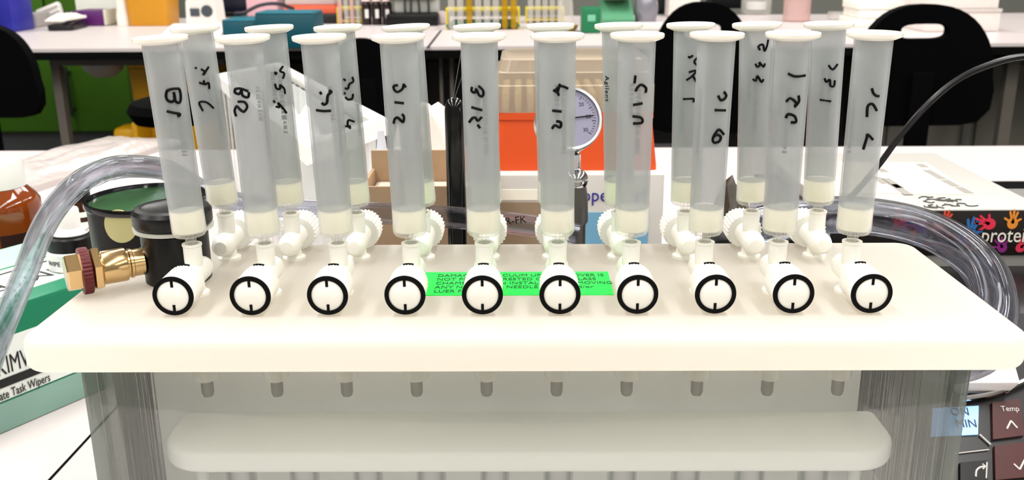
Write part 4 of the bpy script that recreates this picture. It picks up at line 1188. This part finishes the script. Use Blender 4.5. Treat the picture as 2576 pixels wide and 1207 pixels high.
# chairs
def chair_back_outline(w, h):
    """a tall shell, rounded top, square rounded foot"""
    pts = []
    for k in range(25):
        t = PI*k/24
        x, z = math.cos(t), math.sin(t)
        x = math.copysign(abs(x)**0.80, x)
        pts.append((x*w*0.48*(1.0), h*0.42 + z*h*0.58))
    left = [(-w*0.5, h*0.30), (-w*0.49, h*0.14), (-w*0.42, h*0.03), (-w*0.30, 0.0), (0.30*w, 0.0), (w*0.42, h*0.03), (w*0.49, h*0.14), (w*0.5, h*0.30)]
    return pts + left
def make_chair(label, px_c, y, px_w, py_top, py_bot, rot=0.0, hole=True, group='black chairs in the aisle'):
    c = ony(px_c, (py_top + py_bot)/2, y)
    zt, zb_ = ony(px_c, py_top, y).z, ony(px_c, py_bot, y).z
    d = (c - CAM).dot(CAM_R @ Vector((0, 0, -1)))
    w = px_w*d/FPX; h = zt - zb_
    r = thing('lab_chair', label, 'chair', (c.x, y, 0), rot, group)
    outl = chair_back_outline(w, h)
    hz_, hw2_, hh2_ = h*0.78, w*0.17, h*0.062
    n = len(outl)
    bm = bmesh.new()
    # shell with the hand hole cut out: bridge the outline to the hole outline
    hole_pts = []
    for (x, z) in outl:
        a = math.atan2((z - hz_)/h, x/w)
        ca_, sa_ = math.cos(a), math.sin(a)
        e = 3.2
        rr_ = (abs(ca_)**e + abs(sa_)**e)**(-1/e)
        hole_pts.append((hw2_*ca_*rr_, hz_ + hh2_*sa_*rr_))
    bend = lambda x: -0.06*(1 - (2*x/w)**2)*0.5
    m = MB()
    T_ = 0.016
    def lp(pts, y0, k=1.0, cz=None): return [(x, y0 + 0.10*(x/w)**2*-1.0, z + zb_) for x, z in pts]
    loops = [lp(hole_pts, T_), lp(outl, T_), lp([(x*1.0, z) for x, z in outl], -T_), lp(hole_pts, -T_)]
    if hole:
        m.loft(loops, closed=True)
    else:
        m.loft([lp(outl, T_), lp(outl, -T_)])
    m.build('backrest', BLACKM, r, ang=40)
    m = MB(); m.box((0, -0.03, (zb_ + 0.44)/2 + 0.02), (0.055, 0.02, zb_ - 0.44 + 0.22 if zb_ > 0.45 else 0.2), 0.005); m.build('back_bar', BLACKM, r)
    m = MB(); slab(m, 0.44, 0.42, 0.44, 0.50, 0.09, 0.02, 0, -0.25); m.build('seat', BLACKM, r)
    m = MB(); m.lathe([(0.028, 0.10), (0.028, 0.30), (0.02, 0.30), (0.02, 0.44)], 20, Matrix.Translation((0, -0.25, 0))); m.build('gas_column', BLACK, r)
    for k in range(5):
        a = 2*PI*k/5 + 0.3
        m = MB(); m.tube([(0, -0.25, 0.11), (0.27*math.cos(a), -0.25 + 0.27*math.sin(a), 0.075)], [0.024, 0.016], 8)
        m.lathe([(0.002, -0.012), (0.028, -0.012), (0.028, 0.012), (0.002, 0.012)], 14, Matrix.Translation((0.27*math.cos(a), -0.25 + 0.27*math.sin(a), 0.029)) @ Matrix.Rotation(PI/2, 4, 'X'))
        m.build('leg', BLACK, r)
    return r
make_chair('black chair with oval hand hole in its tall back, right side by the cable', 2310, 2.35, 362, 10, 312, 0.05)
make_chair('black chair with arched back and hand hole, behind the cartridges marked S41 and S16', 1762, 2.45, 270, 4, 330, -0.1)
make_chair('black chair seen behind the cartridges marked S1 and S12', 912, 2.3, 190, 96, 330, 0.3, False)
make_chair('black chair cut off by the left edge of the picture', -38, 2.1, 300, 60, 292, 0.0, False)
st = ony(446, 272, 2.0)
so = thing('lab_stool', 'black round padded stool behind the cartridge marked B1', 'stool', (st.x, 2.0, 0))
zs = st.z
m = MB(); m.lathe([(0.07, zs - 0.03), (0.10, zs - 0.024), (0.115, zs), (0.105, zs + 0.016), (0.08, zs + 0.022), (0.001, zs + 0.024)], 32, Matrix.Scale(0.85, 4, (1, 0, 0))); m.build('seat', BLACKM, so)
m = MB(); m.lathe([(0.024, 0.09), (0.024, zs - 0.03)], 18); m.build('gas_column', BLACK, so)
for k in range(5):
    a = 2*PI*k/5
    MB().tube([(0, 0, 0.10), (0.22*math.cos(a), 0.22*math.sin(a), 0.02)], [0.02, 0.012], 8).build('leg', BLACK, so)

# ------------------------------------------------------------------ things on the far bench
ZF = ZB + 0.0008
def bx(px0, px1, pyt, pyb, depth=None):
    """foot centre, width and height of a thing standing on the far bench between these picture limits"""
    f = W((px0+px1)/2, pyb)
    d = (f - CAM).dot(CAM_R @ Vector((0, 0, -1)))
    return f, (px1-px0)*d/FPX, ony((px0+px1)/2, pyt, f.y).z - ZF
def simple(name, lab, cat, lim, col, depth=0.2, bev=0.004, rough=0.45, group=None, lid=None, rot=0):
    f, w, h = bx(*lim)
    r = thing(name, lab, cat, (f.x, f.y, ZF), rot, group)
    hb_ = h if lid is None else h*0.82
    MB().box((0, depth/2, hb_/2), (w, depth, hb_), bev).build('box_body', P('c_%s_%d_%d_%d' % ((name,) + col), col, rough), r)
    if lid is not None:
        MB().box((0, depth/2, hb_ + h*0.09), (w*1.03, depth*1.03, h*0.18), bev).build('box_lid', P('l_%s_%d_%d_%d' % ((name,) + lid), lid, rough), r)
    return r, w, h
simple('blue_crate', 'deep blue plastic crate at the left end of the far bench', 'crate', (-60, 36, -60, 82), (42, 44, 158), 0.16)
r, w, h = simple('grey_box', 'grey box behind the tilted foam lid on the far bench', 'box', (62, 94, 34, 70), (172, 166, 164), 0.12)
f, w, h = bx(34, 88, -20, 34)
m = MB(); blob(m, (0, 0, 0), (0.04, 0.04, 0.085), 5, 0.2, 3); o = m.build('grey_bag', sheer('grey_bag_film', (128, 128, 130), 0.25, rough=0.2, bump=0.4)); o.location = (W(64, 50).x, W(64, 50).y - 0.06, ZF)
tag(o, 'crumpled grey bag between the blue crate and the foam lid', 'bag')
# tilted white foam lid leaning on a box
f, w, h = bx(82, 152, 12, 64)
fl = thing('foam_lid', 'white ribbed foam lid leaning at a tilt on the far bench', 'lid', (f.x, f.y + 0.06, ZF + 0.004))
Mt = Matrix.Rotation(-0.35, 4, 'Y') @ Matrix.Rotation(-0.35, 4, 'X')
FOAM = P('foam_white', (222, 218, 214), 0.7)
m = MB(); m.box((0, 0, h*0.45), (w*0.92, 0.025, h*0.95), 0.005, Mt); m.build('lid_board', FOAM, fl)
for k in range(3):
    MB().box((0, -0.016, h*(0.14 + 0.28*k)), (w*0.85, 0.010, h*0.07), 0.003, Mt).build('rib', FOAM, fl)
# black folder with papers
a, b = W(75, 86), W(212, 72)
fo = thing('black_folder', 'black folder tray lying near the left front of the far bench', 'folder', ((a.x+b.x)/2, (a.y+b.y)/2 + 0.03, ZF), 0.12)
w = (b.x-a.x)
m = MB(); slab(m, w, 0.20, 0, 0.020, 0.02, 0.004, 0, 0.08); m.build('folder_tray', P('folder_black', (22, 16, 22), 0.4), fo)
m = MB(); m.loft([[(x, y, z) for y, z in ((-0.01, 0.021), (0.12, 0.030), (0.12, 0.034), (-0.01, 0.025))] for x in (w*0.12, w*0.44)]); m.build('folder_flap', P('folder_black', (22, 16, 22)), fo)
m = MB(); crumple(m, w*0.72, 0.20, 9, 0.032, 14, 10); o = m.build('paper_heap', P('paper_white', (246, 240, 228), 0.7), ang=20); o.location = ((a.x+b.x)/2 - w*0.10, (a.y+b.y)/2 + 0.10, ZF + 0.034)
tag(o, 'crumpled white papers heaped on the black folder', 'papers')
# purple tray and white tray of plastic bits
r, w, h = simple('purple_box', 'purple plastic tray box with pale rim on the far bench', 'tray', (165, 262, 30, 66), (86, 18, 100), 0.22)
MB().box((w*0.54, 0.11, h*0.6), (w*0.07, 0.22, h*1.15), 0.004).build('side_panel', P('tray_side', (214, 210, 190), 0.5), r)
f, w, h = bx(158, 275, -4, 58)
wt = thing('white_tray', 'white foam tray with loose plastic pieces behind the purple tray', 'tray', (f.x, W(200, 58).y + 0.12, ZF))
MB().box((0, 0.11, 0.058), (w*1.0, 0.2, 0.116), 0.006).build('tray_body', P('tray_white', (228, 230, 220), 0.6), wt)
m = MB(); blob(m, (-w*0.15, 0.08, 0.117), (0.055, 0.05, 0.04), 13, 0.5, 3); o = m.build('plastic_bits', P('bits_pale', (214, 232, 214), 0.5), ang=30); o.location = wt.location
tag(o, 'loose pale plastic pieces heaped in the white foam tray', 'plastic pieces')
# yellow sharps bin and the white bottle stand beside it
f, w, h = bx(318, 425, -40, 66)
sb = thing('sharps_bin', 'yellow sharps bin standing on the far bench', 'bin', (f.x, f.y + 0.08, ZF))
YS = P('sharps_yellow', (212, 148, 22), 0.4, var=0.05)
m = MB(); m.loft([[(x*k, y*k, z) for x, y in rrect(w*1.02, 0.16, 0.02, 4)] for z, k in ((0, 0.90), (0.003, 0.92), (h, 1.0))]); m.build('bin_body', YS, sb)
m = MB(); slab(m, w*1.06, 0.175, h, h + 0.02, 0.02, 0.006); m.build('bin_lid', P('sharps_lid', (200, 60, 40), 0.4), sb)
f, w, h = bx(288, 322, -40, 66)
sp = thing('white_stand', 'tall white post stand beside the yellow sharps bin', 'stand', (f.x, f.y + 0.03, ZF))
m = MB(); m.lathe([(w*0.48, 0), (w*0.47, 0.012), (w*0.5, 0.03), (w*0.42, 0.06), (w*0.42, h)], 28); m.build('stand_post', P('stand_white', (250, 246, 236), 0.35), sp)
m = MB(); m.lathe([(w*0.48, h), (w*0.48, h + 0.02), (w*0.2, h + 0.03)], 24); m.build('stand_cap', P('stand_cap', (230, 224, 210), 0.4), sp)
# white instrument
f, w, h = bx(402, 552, -30, 104)
wi = thing('white_instrument', 'white bench instrument with sloped front and two dark openings', 'instrument', (f.x, f.y, ZF))
INS = P('instrument_white', (240, 234, 228), 0.35)
m = MB()
prof = [(0.0, 0.0), (0.0, 0.015), (0.13, 0.045), (0.16, 0.045), (0.24, 0.0)]
m.loft([[(s_*w/2*k, y, z) for y, z in prof] for s_, k in ((-1, 1.0), (1, 0.98))]); m.build('base', INS, wi)
m = MB()
bk = [(-w*0.27, 0.04), (-w*0.25, 0.115), (-w*0.19, 0.145), (w*0.19, 0.145), (w*0.25, 0.115), (w*0.27, 0.04)]
m.loft([[(x, 0.14, z) for x, z in bk], [(x, 0.24, z) for x, z in bk]]); m.build('head', INS, wi)
DK = P('opening_grey', (70, 76, 84), 0.5)
m = MB(); m.box((-w*0.10, 0.138, 0.082), (w*0.16, 0.006, 0.026), 0.002); m.build('slot', DK, wi)
m = MB(); m.lathe([(0.019, 0), (0.019, 0.006), (0.002, 0.0065)], 24, Matrix.Translation((w*0.11, 0.143, 0.086)) @ Matrix.Rotation(PI/2, 4, 'X')); m.build('port', DK, wi)
m = MB(); m.box((-w*0.02, 0.045, 0.030), (w*0.5, 0.05, 0.012), 0.004, ); m.build('front_ledge', P('ledge', (222, 216, 212), 0.4), wi)
# teal boxes
TEAL = P('teal_card', (4, 80, 95), 0.45, var=0.04)
ty = FY - 0.015
def teal(lab, px0, px1, pyt, ytop_back, y, zb0=ZF, dep=0.22):
    a, b = ony(px0, pyt, y), ony(px1, pyt, y)
    r = thing('teal_box', lab, 'box', ((a.x+b.x)/2, y, zb0), 0, 'teal boxes on the far bench')
    h = a.z - zb0
    MB().box((0, dep/2, h/2), (b.x-a.x, dep, h), 0.003).build('carton', TEAL, r)
    MB().box((0, dep/2, h + 0.003), ((b.x-a.x)*0.985, dep*0.985, 0.006), 0.002).build('box_lid', P('teal_lid', (34, 112, 130), 0.4), r)
teal('low teal cardboard box left of the taller teal box', 557, 638, 55, 48, ty + 0.10, dep=0.16)
teal('tall teal cardboard box at the front of the far bench', 640, 789, 37, 26, ty - 0.02, dep=0.14)
# monitor, looped cable, pink box, orange tray
f, w, h = bx(556, 622, -60, 40)
mo = thing('dark_monitor', 'dark navy screen behind the teal boxes', 'monitor', (f.x, f.y + .02, ZF))
MB().box((0, 0, h*0.55), (w*1.0, 0.03, h*0.9), 0.006).build('screen', P('navy', (12, 18, 40), 0.3), mo)
MB().box((0, 0.0, 0.01), (w*0.8, 0.14, 0.02), 0.006).build('foot', BLACK, mo)
cz = [(590, 34), (612, 33), (630, 24), (652, 14), (680, 9), (706, 11), (724, 18), (738, 22)]
cyy = W(600, 40).y + 0.0
pts = spline([ony(x, y, 3.12 + 0.02*i) for i, (x, y) in enumerate(cz)], 5)
o = MB().tube([p - pts[0] for p in pts], 0.006, 8).build('looped_cable', P('cable_plum', (40, 28, 40), 0.4)); o.location = pts[0]
tag(o, 'thin dark cable looping over the tall teal box', 'cable')
simple('pink_box', 'pale pink box behind the tall teal box', 'box', (622, 700, -40, 44), (224, 178, 188), 0.12)
r, w, h = simple('orange_tray', 'orange tray with pale upper part behind the teal boxes', 'tray', (715, 845, 14, 56), (228, 96, 60), 0.16)
MB().box((0, 0.08, h*1.45), (w*0.96, 0.14, h*0.9), 0.01).build('pale_hood', P('hood_pale', (204, 188, 186), 0.4), r)
simple('black_holder', 'small black block beside the orange tray', 'block', (792, 862, 36, 60), (18, 14, 16), 0.08)
# tube racks
def tube_rack(lab, px0, px1, pyt, pyb, ncol, cols, base=None, seed=1, dep=0.10):
    f, w, h = bx(px0, px1, pyt, pyb)
    r = thing('tube_rack', lab, 'rack', (f.x, f.y, ZF))
    yel = P('rack_yellow', (220, 200, 62), 0.4, var=0.05)
    for z, t in ((0.012, 0.010), (h*0.55, 0.010)):
        MB().box((0, dep/2, z), (w, dep, t), 0.002).build('rack_shelf', yel if not (base and z < 0.02) else base, r)
    for sx in (-1, 1):
        MB().box((sx*(w/2 - 0.004), dep/2, h*0.30), (0.008, dep*0.98, h*0.6), 0.002).build('side_panel', yel, r)
    if base: 
        MB().box((0, dep/2, h*0.13), (w*0.86, dep*1.02, h*0.20), 0.004).build('base_block', base, r)
    rnd = random.Random(seed)
    return r, w, h, dep
def rack_tubes(info, n, hue, lab, group, tall=1.0):
    r, w, h, dep = info
    for k in range(n):
        x = -w/2 + w*(k+0.7)/(n+0.4)
        m = MB(); rr_ = w/(n+0.4)*0.36
        m.lathe([(rr_*0.4, 0), (rr_, 0.008), (rr_, h*tall*(0.92 + 0.08*((k*7) % 3)/2)), (rr_*0.8, h*tall)], 14)
        o = m.build('rack_tube', hue[k % len(hue)])
        o.location = (r.location.x + x, r.location.y - rr_ - 0.002, ZF)
        tag(o, lab % ords[k], 'tube', group)
CLR = sheer('far_clear_tube', (226, 222, 214), 0.72, rough=0.15, edge=0.35)
AMB = sheer('far_amber_tube', (190, 150, 20), 0.45, rough=0.15, tint=(1, .9, .5))
PNK = sheer('far_pink_tube', (224, 190, 184), 0.4, rough=0.15, tint=(1, .88, .86))
i1 = tube_rack('small yellow rack of pinkish tubes beside the orange tray', 848, 914, -10, 62, 4, None)
rack_tubes(i1, 4, (PNK, CLR), '%s pinkish tube from the left in the small yellow rack', 'tubes in the small yellow rack')
i2 = tube_rack('long yellow rack with dark green base behind the cartridge marked S13', 1122, 1308, -16, 74, 8, None, P('rack_green', (0, 104, 80), 0.4))
rack_tubes(i2, 8, (CLR, CLR, AMB, CLR, CLR, CLR, AMB, AMB), '%s tube from the left in the long yellow rack', 'tubes in the long yellow rack')
i3 = tube_rack('yellow rack of clear tubes left of the green box', 1322, 1420, -6, 58, 5, None)
rack_tubes(i3, 5, (CLR,), '%s clear tube from the left in the rack left of the green box', 'clear tubes left of the green box')
# dark bottles with white labels
f, w, h = bx(912, 985, -30, 64)
for k in range(3):
    px0 = 908 + k*26
    f, w, h = bx(px0, px0 + 25, -16, 64)
    b_ = thing('reagent_bottle', ('left', 'middle', 'right')[k] + ' of the three dark reagent bottles with pale caps', 'bottle', (f.x, f.y + .03, ZF), 0, 'dark reagent bottles on the far bench')
    m = MB(); m.lathe([(w*0.46, 0), (w*0.5, 0.003), (w*0.5, h*0.66), (w*0.30, h*0.74)], 24); m.build('bottle_body', P('dark_bottle', (28, 10, 12), 0.15), b_)
    m = MB(); m.lathe([(w*0.34, h*0.74), (w*0.46, h*0.75), (w*0.46, h*0.98), (w*0.3, h)], 24); m.build('bottle_cap', P('cap_pale_pink', (240, 214, 212), 0.4), b_)
    a0 = -PI/2 - 0.15
    m = MB(); m.loft([[((w*0.5+d)*math.cos(t), (w*0.5+d)*math.sin(t), z) for z, d in ((h*.22, .0), (h*.22, .001), (h*.50, .001), (h*.50, .0))] for t in [a0 + 0.7*q_/6 for q_ in range(7)]]); m.build('bottle_label', P('label_white', (232, 228, 226), 0.5), b_)
# black instrument with cable loops and pale panel
f, w, h = bx(972, 1102, -30, 66)
bi = thing('black_instrument', 'black bench instrument with pale panel and looped wires', 'instrument', (f.x, f.y, ZF))
MB().box((0, 0.10, 0.022), (w, 0.2, 0.044), 0.005).build('base', BLACK, bi)
MB().box((w*0.05, 0.12, 0.10), (w*0.86, 0.10, 0.11), 0.006).build('pale_panel', P('panel_pale', (196, 196, 190), 0.4), bi)
MB().box((0, 0.12, h + 0.0), (w*0.94, 0.16, 0.09), 0.01).build('upper_housing', BLACK, bi)
for k, (x0_, x1_) in enumerate(((-0.16, 0.30), (-0.05, 0.12))):
    m = MB(); m.tube(spline([(w*x0_, 0.06, 0.046), (w*(x0_ + .02), 0.05, 0.10), (w*(x0_+x1_)/2, 0.04, 0.145), (w*(x1_-.02), 0.05, 0.10), (w*x1_, 0.06, 0.046)], 6), 0.004, 8); m.build('wire_loop', P('wire_grey', (60, 62, 60), 0.4), bi)
simple('pale_jar', 'small pale pink topped jar beside the black instrument', 'jar', (1100, 1122, 28, 62), (206, 190, 190), 0.04, 0.01)
# dish, green box and slanted green folder
f, w, h = bx(1404, 1450, 58, 78)
ds = thing('brown_dish', 'shallow mustard brown dish in front of the clear tubes', 'dish', (f.x, f.y, ZF))
m = MB(); m.lathe([(w*0.35, 0), (w*0.5, 0.004), (w*0.62, 0.02), (w*0.58, 0.02), (w*0.45, 0.007), (w*0.02, 0.006)], 28); m.build('dish_bowl', P('mustard', (176, 146, 62), 0.5), ds)
f, w, h = bx(1406, 1448, -30, 70)
rb = thing('clear_flask', 'tall clear plastic flask standing beside the green box', 'flask', (f.x, f.y + 0.14, ZF))
m = MB(); m.lathe([(w*0.46, 0), (w*0.5, 0.004), (w*0.44, h*0.6), (w*0.24, h*0.9), (w*0.24, h)], 24); m.build('flask_body', CLR, rb)
m = MB(); m.lathe([(w*0.28, h), (w*0.28, h + 0.02), (w*0.2, h + 0.022)], 20); m.build('flask_cap', P('cap_blue_grey', (140, 150, 176), 0.4), rb)
r, w, h = simple('green_box', 'green box with pale mark on its side right of the tube racks', 'box', (1464, 1511, 20, 84), (10, 116, 72), 0.10)
m = MB(); m.box((0, -0.002, h*0.6), (w*0.42, 0.002, h*0.26), 0.0005); m.build('pale_mark', P('mark_pale', (120, 190, 156), 0.5), r)
f, w, h = bx(1515, 1596, 22, 62)
gf = thing('green_cover', 'muted green sloped cover of a low tray behind the green box', 'lid', (f.x, f.y, ZF))
m = MB(); m.loft([[(s_*w/2*k, y, z) for y, z in ((0, 0.001), (0, 0.018), (0.16, 0.09), (0.17, 0.09), (0.17, 0.001))] for s_, k in ((-1, 1), (1, 1))]); m.build('lid_panel', P('muted_green', (84, 148, 112), 0.4), gf)
m = MB(); m.box((0, 0.10, 0.10), (w*0.9, 0.10, 0.02), 0.004); m.build('paper_edge', P('paper_edge', (226, 222, 204), 0.6), gf)
m = MB(); blob(m, (0, 0, 0), (0.044, 0.045, 0.09), 31, 0.16, 3); o = m.build('grey_glove', P('glove_grey', (142, 140, 150), 0.25, metal=0.3, bump=0.3)); p = W(1624, 58); o.location = (p.x, p.y, ZF)
tag(o, 'shiny crumpled grey wrapped bundle beside the muted green cover', 'bundle')
f, w, h = bx(1590, 1690, 50, 74)
m = MB(); slab(m, w*0.8, 0.10, 0, 0.022, 0.02, 0.005); o = m.build('pale_dish', P('dish_pale', (220, 218, 212), 0.5)); o.location = (f.x, f.y, ZF)
tag(o, 'low pale dish left of the middle chair back', 'dish')
r, w, h = simple('dark_screen', 'dark screen behind the middle chair', 'monitor', (1632, 1702, -60, 36), (24, 24, 30), 0.05)
simple('white_carton', 'white carton seen behind the middle chair back', 'carton', (1682, 1760, -60, 44), (232, 226, 220), 0.12)
simple('black_box', 'black box on the far bench right of the middle chair top', 'box', (1790, 1868, -60, 22), (14, 14, 16), 0.15)
# clear jars at the right
def jar(lab, px0, px1, pyt, pyb, capcol):
    f, w, h = bx(px0, px1, pyt, pyb)
    j = thing('clear_jar', lab, 'jar', (f.x, f.y + w/2, ZF), 0, 'clear jars on the far bench')
    m = MB(); m.lathe([(w*0.45, 0), (w*0.5, 0.004), (w*0.5, h*0.85), (w*0.4, h*0.92), (w*0.4, h)], 28); m.build('jar_body', PNK if capcol[1] < 215 else CLR, j)
    m = MB(); m.lathe([(w*0.34, 0.02), (w*0.34, h*0.45)], 20); m.build('jar_filling', P('fill_%d_%d_%d' % capcol, capcol, 0.5), j)
jar('clear jar with white filling right of the middle chair', 1872, 1948, -30, 38, (236, 234, 232))
jar('pinkish clear bottle left of the white trays', 1978, 2046, -40, 56, (206, 190, 196))
# stacks of white boxes
for k in range(3):
    f, w, h = bx(2150, 2300, 10, 68)
    hh_k = 0.030
    m = MB(); slab(m, w*(1.0 - 0.04*k), 0.20, 0, hh_k - 0.002, 0.02, 0.004, 0, 0.1)
    o = m.build('white_shallow_tray', P('lid_white', (250, 246, 236), 0.4)); o.location = (f.x + 0.01*(k % 2), f.y, ZF + hh_k*k)
    tag(o, ('bottom', 'middle', 'topmost')[k] + ' white shallow tray of the stack left of the right chair back', 'tray', 'white trays stacked on the far bench')
f, w, h = bx(2100, 2150, 20, 52)
m = MB(); slab(m, 0.10, 0.10, 0, 0.03, 0.03, 0.006); o = m.build('glass_dish', CLR); o.location = (f.x, f.y + 0.04, ZF)
tag(o, 'clear glass dish left of the stacked white trays', 'dish')
z_ = 0.0
for k, (pt, pb2, xr_) in enumerate(((30, 80, 2512), (-8, 24, 2506), (-40, -9, 2500))):
    f, w, h = bx(2325, xr_, pt, pb2 if k == 0 else pb2)
    f0, w0, h0 = bx(2325, xr_, 28, 80)
    hk = (0.075, 0.048, 0.04)[k]
    r = thing('white_box', ('bottom', 'middle', 'top')[k] + ' white box of the stack behind the right chair', 'box', (f0.x, f0.y, ZF + z_), 0, 'white boxes stacked on the far bench')
    MB().box((0, 0.12, hk*0.42), (w0*(1, 0.97, 0.98)[k], 0.24, hk*0.84), 0.004).build('carton', P('white_box', (240, 230, 224), 0.5), r)
    MB().box((0, 0.12, hk*0.92), (w0*1.01, 0.25, hk*0.16), 0.002).build('box_lid', P('white_box_lid', (214, 206, 200), 0.5), r)
    z_ += hk + 0.0005
